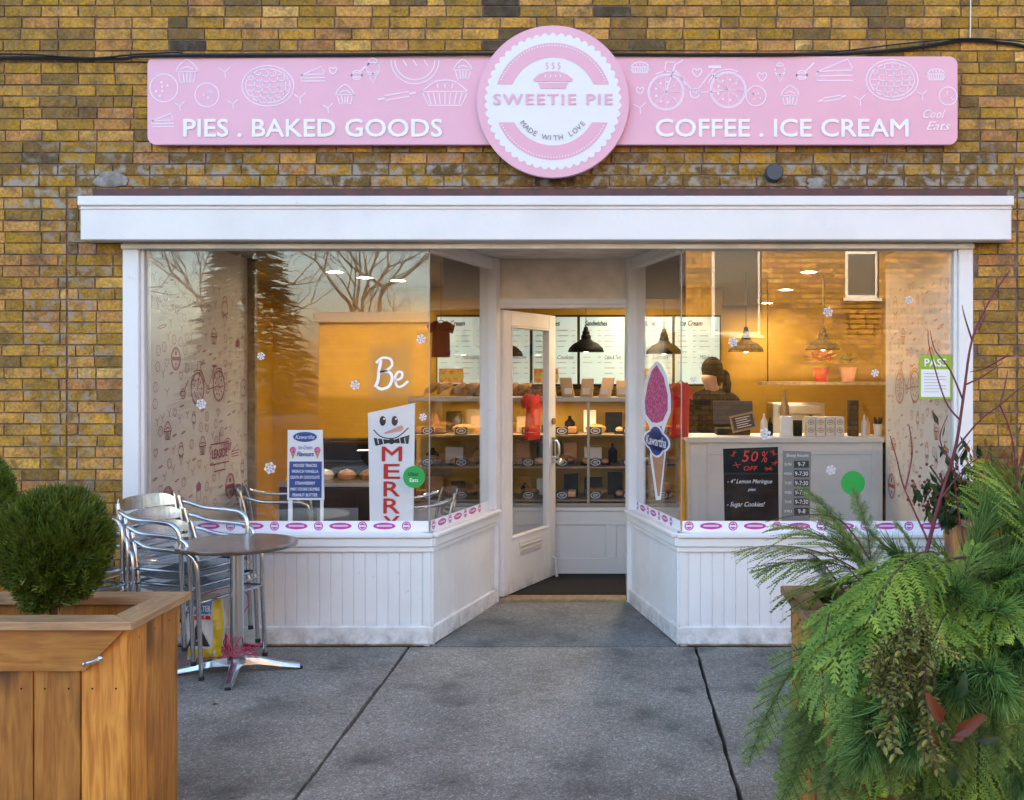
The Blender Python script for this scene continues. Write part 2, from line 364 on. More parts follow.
# doodles: bakery line drawings
def d_cookie(k, u, v, r, w, q=None):
    k.ring(u, v, r, w, n=18); rr = random.Random(int(u*977+v*131))
    for _ in range(6):
        a = rr.uniform(0, 6.3); t = rr.uniform(.15, .7)*r; k.disc(u+t*math.cos(a), v+t*math.sin(a), r*.1, 6)
def d_lattice(k, u, v, r, w, ry=None):
    ry = ry or r*.78; k.ring(u, v, r, w, ry); k.ring(u, v, r*.86, w, ry*.84)
    w *= .8
    for i in range(-2, 3):
        t = i/2.9; c = math.sqrt(1-t*t)*.84
        k.curve([(u+t*r*.86-r*.07, v-ry*c), (u+t*r*.86+r*.1, v), (u+t*r*.86-r*.02, v+ry*c)], w)
        k.curve([(u-r*c, v+t*ry*.8+ry*.05), (u, v+t*ry*.8-ry*.07), (u+r*c, v+t*ry*.8+ry*.03)], w)
def d_cone(k, u, v, r, w):
    k.line([(u-r*.5, v), (u, v-r), (u+r*.5, v)], w); k.ring(u, v+r*.1, r*.5, w, a0=0, a1=180, n=10); k.ring(u, v+r*.55, r*.35, w, a0=-20, a1=200, n=10)
    k.line([(u-r*.3, v-r*.4), (u+r*.4, v-.1*r)], w); k.line([(u+r*.3, v-r*.4), (u-r*.4, v-.1*r)], w)
def d_cupcake(k, u, v, r, w):
    k.line([(u-r*.7, v), (u-r*.5, v-r*.8), (u+r*.5, v-r*.8), (u+r*.7, v)], w)
    k.curve([(u-r*.85, v), (u-r*.6, v+r*.5), (u, v+r*.95), (u+r*.6, v+r*.5), (u+r*.85, v)], w); k.line([(u-r*.85, v), (u+r*.85, v)], w)
    for i in (-.3, 0, .3): k.line([(u+i*r, v), (u+i*r*.7, v-r*.8)], w)
    k.curve([(u-r*.5, v+r*.2), (u, v+r*.4), (u+r*.5, v+r*.2)], w)
def d_pie(k, u, v, r, w):
    k.curve([(u-r, v+.1*r), (u-r*.5, v+r*.5), (u, v+r*.6), (u+r*.5, v+r*.5), (u+r, v+.1*r)], w); k.line([(u-r, v+.1*r), (u+r, v+.1*r)], w)
    k.line([(u-r, v+.1*r), (u-r*.7, v-r*.5), (u+r*.7, v-r*.5), (u+r, v+.1*r)], w)
    for i in range(-3, 4): k.line([(u+i*r*.25, v+r*.05), (u+i*r*.2, v-r*.45)], w)
    for i in (-.3, 0, .3): k.line([(u+i*r, v+r*.25), (u+i*r*1.1, v+r*.45)], w)
def d_slice(k, u, v, r, w):
    k.line([(u-r, v-.1*r), (u+r*.7, v+r*.6), (u+r, v)], w); k.line([(u-r, v-.1*r), (u+r, v), (u+r, v-r*.6), (u-r, v-r*.6), (u-r, v-.1*r)], w)
    k.line([(u-r, v-.35*r), (u+r, v-.3*r)], w)
def d_pin(k, u, v, r, w):
    k.line([(u-r*.65, v-r*.1), (u+r*.6, v+r*.12), (u+r*.65, v-r*.12), (u-r*.6, v-r*.34)], w, True)
    k.line([(u-r, v-r*.3), (u-r*.65, v-r*.22)], w*1.6); k.line([(u+r*.62, v), (u+r, v+r*.08)], w*1.6)
def d_heart(k, u, v, r, w): k.curve([(u, v-r), (u-r*.9, v), (u-r*.6, v+r*.7), (u, v+r*.3), (u+r*.6, v+r*.7), (u+r*.9, v)], w, True, 3)
def d_leaf(k, u, v, r, w): k.line([(u-r, v+r*.6), (u, v), (u+r*.9, v+r*.9)], w); k.line([(u, v), (u+.1*r, v-r)], w)
def d_whisk(k, u, v, r, w):
    k.line([(u+r, v+r), (u+.1*r, v+.1*r)], w*1.4)
    for q in (.25, .5): k.ring(u-.35*r, v-.35*r, r*.6, w, ry=r*q, n=12)
def d_fries(k, u, v, r, w):
    k.line([(u-.5*r, v), (u-.35*r, v-r), (u+.35*r, v-r), (u+.5*r, v)], w, True)
    for i in range(-2, 3): k.line([(u+i*r*.2-.05*r, v), (u+i*r*.25, v+r*(.9-.12*abs(i))), (u+i*r*.25+.1*r, v+r*(.85-.12*abs(i))), (u+i*r*.2+.05*r, v)], w)
def d_bike(k, u, v, r, w):
    a, b = (u-r*1.35, v-.1*r), (u+r*1.35, v)
    for c in (a, b):
        k.ring(c[0], c[1], r*.78, w); k.ring(c[0], c[1], r*.72, w*.7)
        for i in range(9): t = i*.7; k.disc(c[0]+r*.45*math.cos(t), c[1]+r*.45*math.sin(t), r*.06, 6)
        for i in range(4): t = i*.8; k.line([(c[0]-r*.7*math.cos(t), c[1]-r*.7*math.sin(t)), (c[0]+r*.7*math.cos(t), c[1]+r*.7*math.sin(t))], w*.4)
    k.line([a, (u-r*.95, v+r*1.1), (u-r*.6, v+r*1.3)], w*1.2); k.line([(u-r*.95, v+r*.85), (u-.1*r, v-.15*r), (u+r*.75, v+.95*r)], w*1.2)
    k.line([(u-.1*r, v-.15*r), b, (u+r*.6, v+.75*r)], w); k.line([(u+r*.5, v+r), (u+r*1.05, v+r)], w*2.4)
    k.ring(u-.1*r, v-.15*r, r*.2, w); k.line([(u-r*1.4, v+r*.75), (u-r*1.35, v+r*1.2), (u-r*.95, v+r*1.2)], w)
    k.ring(a[0], a[1], r*.9, w, a0=20, a1=120, n=10); k.ring(b[0], b[1], r*.9, w, a0=60, a1=160, n=10)
def d_stamp(k, u, v, r, w):
    k.ring(u, v, r, w*1.5); k.ring(u, v, r*.85, w*.7); k.rect(u-r*.9, u+r*.9, v-r*.16, v+r*.16); k.disc(u, v+r*.48, r*.22, 10); k.disc(u, v-r*.5, r*.16, 8)
DOO = [d_cookie, d_cone, d_cupcake, d_pie, d_slice, d_pin, d_heart, d_leaf, d_whisk, d_fries, d_lattice, d_stamp]
# ================================================================== materials used
M = {}
M['white'] = mat('white_paint', (.82,.805,.80), .45, col2=(.74,.72,.71), scale=3, bump=.12, bscale=30, lo=.45, hi=.8, dark=(.42,.38,.34), dscale=16, dlo=.66, dhi=.80)
M['cream'] = mat('cream_paint', (.92,.84,.72), .5, col2=(.64,.60,.52), scale=4)
M['lintel'] = mat('dark_red_steel', (.12,.035,.035), .6, col2=(.06,.03,.03), scale=12)
M['brick'] = brick_mat('buff_brick'); M['mortar'] = mat('old_mortar', (.27,.175,.135), .95, col2=(.12,.08,.065), scale=14, bump=.5, bscale=80)
M['render'] = mat('cement_patch', (.36,.34,.32), .95, col2=(.20,.18,.16), scale=22, bump=.6, bscale=60)
M['brick2'] = brick_mat('street_brick', 1.1)
M['brick3'] = mat('plain_brick', (.34,.22,.08), .9, col2=(.24,.15,.06), scale=3, bump=.4, bscale=40); M['spruce'] = leaf_mat('spruce_leaf', (.018,.028,.012), (.035,.05,.02)); M['glass'] = glass_mat('window_glass', .064); M['doorglass'] = glass_mat('door_glass', .045); M['caseglass'] = glass_mat('case_glass', .03)
M['pink'] = mat('pink_sign', (.80,.43,.545), .4, col2=(.78,.41,.525), scale=3)
M['inkw'] = mat('white_ink', (.88,.86,.90), .5); M['inkpw'] = mat('pale_pink_ink', (.90,.76,.86), .5)
M['disc'] = mat('white_disc', (.80,.79,.84), .45); M['grey_ink'] = mat('grey_ink', (.33,.33,.33), .6)
M['pinkink'] = mat('pink_ink', (.80,.42,.545), .5); M['magenta'] = mat('magenta_ink', (.50,.06,.33), .5)
M['crimson'] = mat('crimson_ink', (.30,.03,.09), .6); M['orangeink'] = mat('orange_ink', (.42,.09,.03), .6)
M['black'] = mat('black_paint', (.012,.012,.013), .35); M['matte'] = mat('matte_black', (.008,.008,.009), .7, spec=.12, col2=(.014,.014,.014), scale=30)
M['pend'] = mat('pendant_enamel', (.003,.003,.003), .6, spec=.08); M['steel'] = mat('brushed_steel', (.62,.62,.62), .28, 1.); M['alu'] = mat('polished_aluminium', (.66,.68,.70), .20, 1., col2=(.48,.50,.54), scale=9, bump=.05, bscale=12)
M['table'] = mat('table_steel', (.42,.36,.31), .26, 1., col2=(.30,.25,.22), scale=4, bump=.05, bscale=60)
M['brass'] = mat('brass', (.42,.28,.10), .35, 1.)
M['pave'] = pavement_mat('exposed_aggregate', (.245,.218,.188), (.43,.395,.36)); M['apron'] = pavement_mat('smooth_concrete', (.16,.165,.165), (.22,.22,.225))
M['joint'] = mat('dirt', (.018,.014,.010), .95, col2=(.05,.035,.02), scale=40)
M['asphalt'] = mat('asphalt', (.05,.05,.052), .9, col2=(.035,.035,.035), scale=20, bump=.4, bscale=200)
M['kerb'] = mat('kerb_concrete', (.30,.29,.28), .9, col2=(.22,.21,.2), scale=8)
M['ochre'] = mat('ochre_wall', (.52,.31,.012), .6, col2=(.45,.26,.010), scale=2)
M['wallwhite'] = mat('wallpaper_white', (.66,.63,.60), .6); M['ceil'] = mat('ceiling_paint', (.30,.27,.22), .8)
M['floorin'] = mat('shop_floor', (.22,.17,.12), .4, col2=(.16,.12,.08), scale=6)
M['mat'] = mat('doormat', (.004,.004,.004), .95, col2=(.010,.010,.010), scale=90, bump=.9, bscale=260)
M['counter'] = mat('counter_paint', (.68,.67,.66), .45); M['tan'] = mat('tan_wood', (.36,.24,.12), .6, col2=(.22,.15,.08), scale=20)
M['menu'] = mat('menu_panel_glow', (.34,.47,.50), .45, emit=(.62,.82,.84), estr=.065); M['ink'] = mat('black_ink', (.02,.02,.025), .6); M['redink'] = mat('red_ink', (.55,.015,.012), .5)  # menu panels get a faint emission, added to brighten their teal face
M['blue'] = mat('blue_ink', (.01,.055,.27), .4); M['green'] = mat('green_ink', (.015,.33,.06), .4); M['lime'] = mat('lime_ink', (.28,.45,.03), .5)
M['paper'] = mat('paper', (.80,.80,.82), .6); M['chalk'] = mat('chalk', (.75,.75,.75), .9); M['redchalk'] = mat('red_chalk', (.70,.05,.03), .9)
M['slate'] = mat('slate_board', (.006,.010,.011), .7, spec=.1, col2=(.022,.026,.028), scale=5); M['greyboard'] = mat('grey_board', (.20,.20,.19), .6)
M['strawb'] = mat('pink_ice', (.75,.16,.36), .5, col2=(.42,.03,.14), scale=60, lo=.42, hi=.56); M['waffle'] = mat('waffle', (.60,.30,.16), .6, col2=(.45,.2,.10), scale=60)
M['shirt'] = mat('red_cloth', (.55,.01,.012), .85, bump=.3, bscale=15); M['shirt2'] = mat('maroon_cloth', (.16,.01,.015), .85)
M['kraft'] = mat('kraft_paper', (.50,.34,.20), .8, rnd=.3); M['crust'] = mat('pie_crust', (.50,.26,.07), .7, col2=(.28,.11,.03), scale=30, bump=.5, bscale=70)
M['case'] = mat('case_trim', (.30,.27,.24), .3, .6); M['cake'] = mat('cake_colours', (.52,.25,.10), .6, rnd=.6)
M['bulb'] = mat('lamp_glow', (1,1,1), emit=(1,.74,.42), estr=5); M['bulbw'] = mat('downlight_glow', (1,1,1), emit=(1,.78,.5), estr=9)
M['terra'] = mat('red_pot', (.55,.03,.03), .4); M['peach'] = mat('peach_plastic', (.7,.35,.28), .5); M['ceram'] = mat('ceramic', (.70,.66,.6), .35)
M['skin'] = mat('skin', (.50,.30,.20), .5); M['hair'] = mat('hair', (.008,.005,.004), .7, spec=.1); M['cloth'] = mat('black_cloth', (.005,.005,.009), .9, spec=.05)
M['cedarH'] = wood_mat('planter_board_flat', 0, (.56,.25,.045), (.38,.135,.018), (.10,.04,.012), rnd=.3); M['cedarV'] = wood_mat('planter_board_upright', 2, (.58,.25,.040), (.38,.13,.017), (.10,.038,.010), rnd=.34)
M['railH'] = wood_mat('planter_cap_cross', 0, (.42,.25,.12), (.27,.15,.075), (.10,.05,.03)); M['railY'] = wood_mat('planter_cap_long', 1, (.42,.25,.12), (.27,.15,.075), (.10,.05,.03))
M['soil'] = mat('soil', (.02,.013,.008), .95, col2=(.04,.028,.018), scale=40, bump=1, bscale=50)
M['thuja'] = leaf_mat('cedar_globe_leaf', (.025,.060,.007), (.19,.27,.028)); M['cedar'] = leaf_mat('cedar_spray_leaf', (.06,.15,.012), (.31,.41,.05))
M['fir'] = leaf_mat('fir_needle', (.035,.085,.012), (.25,.36,.075)); M['pine'] = leaf_mat('pine_needle', (.05,.13,.03), (.22,.36,.10))
M['box'] = leaf_mat('boxwood_leaf', (.14,.17,.03), (.36,.36,.10)); M['magtop'] = leaf_mat('magnolia_top', (.008,.035,.008), (.02,.07,.012), .45); M['magund'] = leaf_mat('magnolia_under', (.12,.022,.006), (.21,.040,.009), .45)
M['bark'] = mat('twig_bark', (.10,.06,.035), .8, col2=(.05,.03,.02), scale=40); M['redtwig'] = mat('red_twig', (.17,.012,.025), .45, col2=(.09,.01,.02), scale=30)
M['rust'] = leaf_mat('rusty_leaf', (.18,.06,.015), (.32,.12,.03)); M['greybark'] = mat('tree_bark', (.10,.085,.075), .9)
M['wire'] = mat('red_wire', (.50,.03,.10), .5); M['cable'] = mat('black_cable', (.008,.008,.009), .5); M['rubber'] = mat('rubber', (.015,.015,.015), .8)
M['bagw'] = mat('bag_white', (.62,.64,.66), .35, bump=.5, bscale=14); M['yellow'] = mat('bag_yellow', (.75,.50,.02), .4); M['skyb'] = mat('bag_blue', (.08,.25,.55), .4)

def splash(m, col=(.20,.17,.14)):
    """splashed street dirt just above the pavement"""
    nt = m.node_tree; N = nt.nodes; L = nt.links; b = N['Principled BSDF']; src = b.inputs['Base Color'].links[0].from_socket
    tc = N.new('ShaderNodeTexCoord'); sp = N.new('ShaderNodeSeparateXYZ'); L.new(tc.outputs['Object'], sp.inputs[0])
    mr = N.new('ShaderNodeMapRange'); mr.inputs[1].default_value = .0; mr.inputs[2].default_value = .16; mr.inputs[3].default_value = 1.; mr.inputs[4].default_value = 0.; L.new(sp.outputs['Z'], mr.inputs[0])
    no = N.new('ShaderNodeTexNoise'); no.inputs['Scale'].default_value = 11; no.inputs['Detail'].default_value = 9; no.inputs['Roughness'].default_value = .7; L.new(tc.outputs['Object'], no.inputs['Vector'])
    m2 = N.new('ShaderNodeMapRange'); m2.inputs[1].default_value = .40; m2.inputs[2].default_value = .62; L.new(no.outputs['Fac'], m2.inputs[0])
    mu = N.new('ShaderNodeMath'); mu.operation = 'MULTIPLY'; L.new(mr.outputs[0], mu.inputs[0]); L.new(m2.outputs[0], mu.inputs[1])
    m3 = N.new('ShaderNodeMath'); m3.operation = 'MULTIPLY'; m3.inputs[1].default_value = .75; L.new(mu.outputs[0], m3.inputs[0])
    mx = N.new('ShaderNodeMix'); mx.data_type = 'RGBA'; L.new(m3.outputs[0], mx.inputs[0]); L.new(src, mx.inputs[6]); mx.inputs[7].default_value = (*col, 1); L.new(mx.outputs[2], b.inputs['Base Color'])
splash(M['white'])
# ================================================================== world, sun, camera
w = bpy.data.worlds.new('World'); scene.world = w; w.use_nodes = True
SUN_EL, SUN_AZ = rad(20), rad(24)              # sun behind the shop, a little to the right (+y, +x)
sky = w.node_tree.nodes.new('ShaderNodeTexSky'); sky.sky_type = 'NISHITA'; sky.sun_disc = False
sky.sun_elevation = SUN_EL; sky.sun_rotation = SUN_AZ; sky.air_density = 1.; sky.dust_density = 3.0; sky.ozone_density = .35
w.node_tree.links.new(sky.outputs[0], w.node_tree.nodes['Background'].inputs[0]); w.node_tree.nodes['Background'].inputs[1].default_value = .15
sd = bpy.data.lights.new('sun', 'SUN'); sd.energy = 5.0; sd.angle = rad(.5); sd.color = (1, .80, .56)
so = bpy.data.objects.new('sun', sd); COL.objects.link(so)
dv = Vector((math.sin(SUN_AZ)*math.cos(SUN_EL), math.cos(SUN_AZ)*math.cos(SUN_EL), math.sin(SUN_EL)))
so.rotation_euler = (-dv).to_track_quat('-Z', 'Y').to_euler(); so.location = (0, 10, 14)
cd = bpy.data.cameras.new('camera'); cam = bpy.data.objects.new('camera', cd); COL.objects.link(cam); scene.camera = cam
cam.location = (0, CY, CZ); cam.rotation_euler = (rad(90), 0, 0); cd.sensor_width = 36; cd.lens = 36*F/1024
cd.shift_x = -(VX-512)/1024; cd.shift_y = -(400-VY)/1024; cd.clip_end = 600; cd.clip_start = .05
scene.view_settings.view_transform = 'Standard'; scene.view_settings.look = 'None'; scene.view_settings.exposure = 2.55; scene.view_settings.gamma = 1
scene.cycles.use_denoising = True; scene.cycles.transparent_max_bounces = 24; scene.cycles.max_bounces = 10; scene.cycles.caustics_reflective = False; scene.cycles.caustics_refractive = False

# ================================================================== ground
b = MB(); b.box(-150,150,-7.55,150,-.30,-.035); b.build('ground', M['joint']).__setitem__('kind', 'structure')
b = MB(); b.box(-150,150,-13.0,-7.7,-.40,-.13); tag(b.build('road', M['asphalt']), kind='structure')
b = MB(); b.box(-150,150,-150,-13.15,-.40,-.01); tag(b.build('far_pavement', M['asphalt']), kind='structure')
b = MB(); b.box(-60,60,-7.7,-7.55,-.36,.0); b.box(-60,60,-13.15,-13.0,-.36,.0); tag(b.build('kerb', M['kerb'], bevel=.02), kind='structure')
def jag(a, b_, n, am):
    out = []
    for i in range(n):
        t = i/n; out.append((a[0]+(b_[0]-a[0])*t + R.uniform(-am, am)*(i > 0), a[1]+(b_[1]-a[1])*t + R.uniform(-am, am)*(i > 0)))
    return out
sx = [-14.8,-13.0,-11.3,-9.6,-7.95,-6.27,-4.59,-2.9,-1.21,.473,2.16,3.84,5.53,7.2,8.9,10.6]
b = MB()
for i in range(len(sx)-1):
    for (y0, y1) in ((-7.55,-4.9),(-4.9,-.012)):
        g = .009
        x0, x1 = sx[i]+g, sx[i+1]-g; c = [(x0,y0+g),(x1,y0+g),(x1,y1),(x0,y1)]
        b.prism(jag(c[0],c[1],24,.003)+jag(c[1],c[2],40,.004)+jag(c[2],c[3],24,.002)+jag(c[3],c[0],40,.004), -.05, 0)
tag(b.build('pavement', M['pave']), kind='structure')
b = MB(); xl, xr = -1.07, .365
P0 = [(xl-.01,.004),(xr+.01,.004),(.083+.01,1.12),(-.805-.01,1.12)]
b.add([(*P0[0],-.04),(*P0[1],-.04),(*P0[2],-.04),(*P0[3],-.04),(*P0[0],.002),(*P0[1],.002),(*P0[2],.022),(*P0[3],.022)], [(3,2,1,0),(4,5,6,7),(0,1,5,4),(1,2,6,5),(2,3,7,6),(3,0,4,7)])
tag(b.build('doorway_apron', M['apron']), kind='structure')
# ================================================================== the shop building
shop = thing('shop_building', 'yellow brick shop building with white framed bay windows flanking an open door', 'building', (0,0,0))
BR = Random = random.Random(11)
def brickwork(b, x0, x1, z0, z1, y, H=.0665, L=.2165, holes=(), face=-1, gp=.0045, break_x=None, dark_fn=None, depth=.02, wear_fn=None, off0=0.):
    nrow = int((z1-z0)/H)
    for r in range(nrow):
        za = z0 + r*H + gp; zb = z0 + (r+1)*H - gp
        x = x0 - BR.uniform(0, .02) - (L/2 if r % 2 else 0) - off0
        hd = BR.random() < .12
        while x < x1:
            l = L*(.5 if (BR.random() < .09) else 1)
            a, c = max(x+gp, x0+.003), min(x+l-gp, x1-.003); x += l
            if break_x:
                done = False
                for bx, zt in break_x:
                    if zb < zt and a < bx < c:
                        if bx-a > .03: _brick(b, a, bx-.007, y, za, zb, depth, holes, dark_fn, wear_fn, face)
                        if c-bx > .03: _brick(b, bx+.007, c, y, za, zb, depth, holes, dark_fn, wear_fn, face)
                        done = True
                if done: continue
            if c-a > .025: _brick(b, a, c, y, za, zb, depth, holes, dark_fn, wear_fn, face)
def _brick(b, a, c, y, za, zb, depth, holes, dark_fn, wear_fn, face):
    for hx0, hx1, hz0, hz1 in holes:
        if zb > hz0+.004 and za < hz1-.004 and c > hx0 and a < hx1:
            if a < hx0-.03: _brick(b, a, hx0-.002, y, za, zb, depth, holes, dark_fn, wear_fn, face)
            if c > hx1+.03: _brick(b, hx1+.002, c, y, za, zb, depth, holes, dark_fn, wear_fn, face)
            return
    j = lambda q: BR.uniform(-q, q)
    cl = max(0, min(1, BR.gauss(.56, .19)))
    if cl < .1: cl = BR.uniform(.1, .3)
    if dark_fn: cl = max(0., cl*dark_fn((a+c)/2, (za+zb)/2))
    b.wear = wear_fn((a+c)/2, (za+zb)/2) if wear_fn else 0.
    yf = y + face*(BR.uniform(0, .0035)); yb = y - face*depth
    y0_, y1_ = min(yf, yb), max(yf, yb); t = j(.0012)
    b.hexa([(a+j(.002),y0_,za+j(.0012)),(c+j(.002),y0_,za+j(.0012)),(c,y1_,za),(a,y1_,za),(a+j(.002),y0_,zb+j(.0015)),(c+j(.002),y0_,zb+j(.0015)),(c,y1_,zb),(a,y1_,zb)], cl)
def dark_fn(x, z):
    k = 1.
    if z > 3.3:
        for cx, wd in ((X(190), .06), (X(503), .07), (X(632), .16), (X(880), .05)):
            if abs(x-cx) < wd+.02: k = BR.choice([.02, .1, .3, .6])
    if 2.66 < z < 2.93:
        k = min(k, BR.choice([.25, .5, .85, 1]))
    if 2.0 < z < 3.6 and abs(x-X(68)) < .16: k = min(k, BR.choice([.5, .8, 1]))
    n = noise.noise((x*.9, z*1.3, 3.1)); k *= 1 + .35*n
    return k
def wear_fn(x, z):
    if 2.6 < z < 2.95 and -3.5 < x < 2.6: return 1. if z < 2.86 else .5
    if abs(x-X(75)) < .2 and z < 2.95: return .6
    return .12
OP = (-2.894, 2.105, -1, 2.64)
b = MB(); brickwork(b, -9, 9, -.02, 8.3, 0, holes=[OP], break_x=[(X(67), Z(178)), (X(1017), Z(172))], dark_fn=dark_fn, wear_fn=wear_fn)
wallb = b.build('brick_wall', M['brick'], shop)
b = MB()
for bx in ((-9,-2.894,-.3,8.3),(2.105,9,-.3,8.3),(-2.894,2.105,2.48,8.3)): b.box(bx[0],bx[1],.006,.25,bx[2],bx[3])
b.build('mortar_backing', M['mortar'], wallb, fix=False)
# upper storey, sides, back and roof close the building
b = MB(); b.box(-9,9,9.9,10.2,-.3,8.3); b.box(-9.3,-9,-.0,10.2,-.3,8.3); b.box(9,9.3,0,10.2,-.3,8.3)
b.build('rear_wall', M['mortar'], shop)
b = MB(); b.box(-9.3,9.3,-.06,10.3,8.3,8.6); b.build('roof', M['kerb'], shop)
for x0_, x1_, lb in ((-32,-9.35,'plain brick block added out of view left of the shop to block sun'),(9.35,32,'plain brick block added out of view right of the shop to block sun')):  # unseen blocks added to keep the low sun off the street opposite
    nb = thing('added_sun_blocker', lb, 'building', ((x0_+x1_)/2, 5, 0)); b = MB(); hh = 8.2 if x0_ < 0 else 7.4; b.box(x0_,x1_,.05,10.2,-.3,hh); b.build('wall', M['brick3'], nb); b = MB(); b.box(x0_-.0,x1_+.0,-.02,10.3,hh+.001,hh+.3); b.build('roof', M['kerb'], nb)
# cement patches on the lintel course
for (px, py, w_, h_) in ((112,180,20,11),(815,184,10,7)):
    b = MB()
    cx, cz = X(px), Z(py); n = 14
    pts = [(cx + w_/170*(.8+BR.uniform(-.2,.35))*math.cos(2*math.pi*k/n), cz + h_/170*(.8+BR.uniform(-.2,.35))*math.sin(2*math.pi*k/n)) for k in range(n)]
    b.add([(x,-.010,z) for x,z in pts]+[(x,.01,z) for x,z in pts]+[(cx,-.017,cz)], [(i,(i+1)%n,2*n) for i in range(n)]+[(i,(i+1)%n,n+(i+1)%n,n+i) for i in range(n)])
    b.build('cement_patch', M['render'], wallb)
b = MB(); b.box(X(98),X(1002),-.07,.0,2.630,2.684); b.build('lintel_flashing', M['lintel'], shop, bevel=.003)
b = MB(); b.box(-3.082,2.286,-.13,.0,2.376,2.610)
fas = b.build('fascia', M['white'], shop, bevel=.006)
b = MB(); b.box(-3.090,2.294,-.148,-.0,2.574,2.628); b.box(-3.086,2.290,-.137,-.0,2.552,2.560); b.build('fascia_cap', M['white'], fas, bevel=.004)
# window frames: plan lines of the shopfront
FL0, FL1, BL = (-2.894, 0.), (-1.07, 0.), (-.815, 1.1)
FR0, FR1, BRR = (2.105, 0.), (.365, 0.), (.093, 1.1)
def front(name_lbl, p0, p1, p2, side):
    """p0 outer jamb, p1 front corner, p2 door-side corner; side -1 left bay, +1 right bay"""
    bk = holder('bulkhead', shop)
    W = M['white']
    segs = [(p0, p1), (p1, p2)] if side < 0 else [(p2, p1), (p1, p0)]
    bp, bb, bt, bs = MB(), MB(), MB(), MB()
    for k, (a, c) in enumerate(segs):
        Ln = math.dist(a, c)
        n = round(Ln/.0685); wd = Ln/n
        for i in range(n):
            g = .0013; o = BR.uniform(-.0004, .0004)
            bp.obox(a, c, -.030, -.018+o, .10, .56, BR.random(), i*wd+g, (i+1)*wd-g)
        bb.obox(a, c, -.06, -.0235, .0, .66)
        bt.obox(a, c, -.030, .0, .012, .115)            # skirting
        bt.obox(a, c, -.030, .0, .555, .585)
        bs.obox(a, c, -.09, .012, .586, .640); bs.obox(a, c, -.09, .030, .641, .668)
    bb.build('backing', W, bk); bp.build('cladding', W, bk, bevel=.0018); bt.build('skirting', W, bk, bevel=.004); bs.build('sill', W, bk, bevel=.006)
    wn = holder('display_window', shop)
    f, g = MB(), MB()
    # glass set 35 mm behind the bulkhead face
    def inset(a, c, t):
        d = Vector((c[0]-a[0], c[1]-a[1])).normalized(); nn = Vector((d.y, -d.x)); return Vector(a)-nn*t, Vector(c)-nn*t
    segs2 = [inset(a, c, .036) for a, c in segs]
    # corner = intersection of the two glass lines
    (a0, a1), (c0, c1) = segs2
    da = a1-a0; dc = c1-c0; den = da.x*dc.y-da.y*dc.x; t = ((c0.x-a0.x)*dc.y-(c0.y-a0.y)*dc.x)/den; K = a0+da*t
    L1, L2 = (a0, K), (K, c1)
    for (a, c), z1 in ((L1, 2.36), (L2, 2.36)):
        a, c = tuple(a), tuple(c)
        g.obox(a, c, -.004, .004, .672, z1)
    g.build('glass', M['glass'], wn)
    f2 = MB()
    fr = L1 if side < 0 else L2; sp = L2 if side < 0 else L1
    f.obox(tuple(fr[0]), tuple(fr[1]), -.03, .030, 2.335, 2.40)                   # head over the front pane
    f.obox(tuple(sp[0]), tuple(sp[1]), -.025, .035, 2.325, 2.40)                  # head over the splayed pane
    jx0, jx1 = (p0[0], p0[0]+.095) if side < 0 else (p0[0]-.085, p0[0])
    f.box(jx0, jx1, -.012, .07, .668, 2.40)                                        # jamb plank
    f.box(jx0+(.095 if side < 0 else -.022), jx1+(.022 if side < 0 else -.085), .010, .06, .668, 2.335)
    f.build('frame', W, wn, bevel=.004)
    b = MB(); b.obox(tuple(L1[0]), tuple(L1[1]), -.010, .010, .668, .674); b.obox(tuple(L2[0]), tuple(L2[1]), -.010, .010, .668, .674); b.build('glazing_bead', W, wn)
    b = MB(); b.tube([(K.x, K.y, .67), (K.x, K.y, 2.335)], .0035, 6); b.build('corner_seal', M['grey_ink'], wn)
    # post at the door side
    b = MB(); dvx = Vector((p2[0]-p1[0], p2[1]-p1[1])).normalized()
    if side < 0: b.obox(p1, p2, -.10, .022, .669, 2.40, None, math.dist(p1,p2)-.085, math.dist(p1,p2)+.0)
    else: b.obox(p2, p1, -.10, .022, .669, 2.40, None, 0., .085)
    b.build('post', W, wn, bevel=.004)
    # display platform inside
    b = MB()
    if side < 0: b.prism([(-2.76,.06),(-1.13,.06),(-1.03,.42),(-2.76,.42)], .60, .655)
    else: b.prism([(.44,.06),(1.97,.06),(1.97,.42),(.35,.42)], .60, .655)
    b.build('platform', M['wallwhite'], wn)
    return L1, L2, K
LL1, LL2, LK = front('left', FL0, FL1, BL, -1)
RL1, RL2, RK = front('right', FR0, FR1, BRR, 1)
# head rail under the fascia, recess ceiling, transom panel, door frame
b = MB(); b.box(-2.894,2.105,-.035,-.013,2.338,2.366); b.box(-2.894,2.105,-.055,-.015,2.378,2.392); b.build('head_rail', M['cream'], shop, bevel=.003)
b = MB(); b.prism([(-1.16,-.01),(.455,-.01),(.17,1.2),(-.89,1.2)], 2.401, 2.44); b.build('porch_ceiling', M['cream'], shop)
b = MB(); b.box(-.90,.18,1.125,1.15,2.125,2.40); tr = b.build('transom_panel', M['cream'], shop)
b = MB(); b.box(-.905,-.885,1.10,1.125,2.125,2.40); b.box(.145,.165,1.10,1.125,2.125,2.40); b.build('bead', M['cream'], tr, bevel=.003)
df = MB(); df.box(-.872,-.806,1.09,1.2,.0,2.124); df.box(.082,.165,1.09,1.2,.0,2.124); df.box(-.806,.082,1.09,1.2,2.062,2.124); df.box(-.872,.165,1.072,1.089,2.085,2.124)
df.build('door_frame', M['white'], shop, bevel=.004)
b = MB(); b.box(-.806,.082,1.10,1.24,.0,.044); b.build('threshold', M['tan'], shop, bevel=.008)
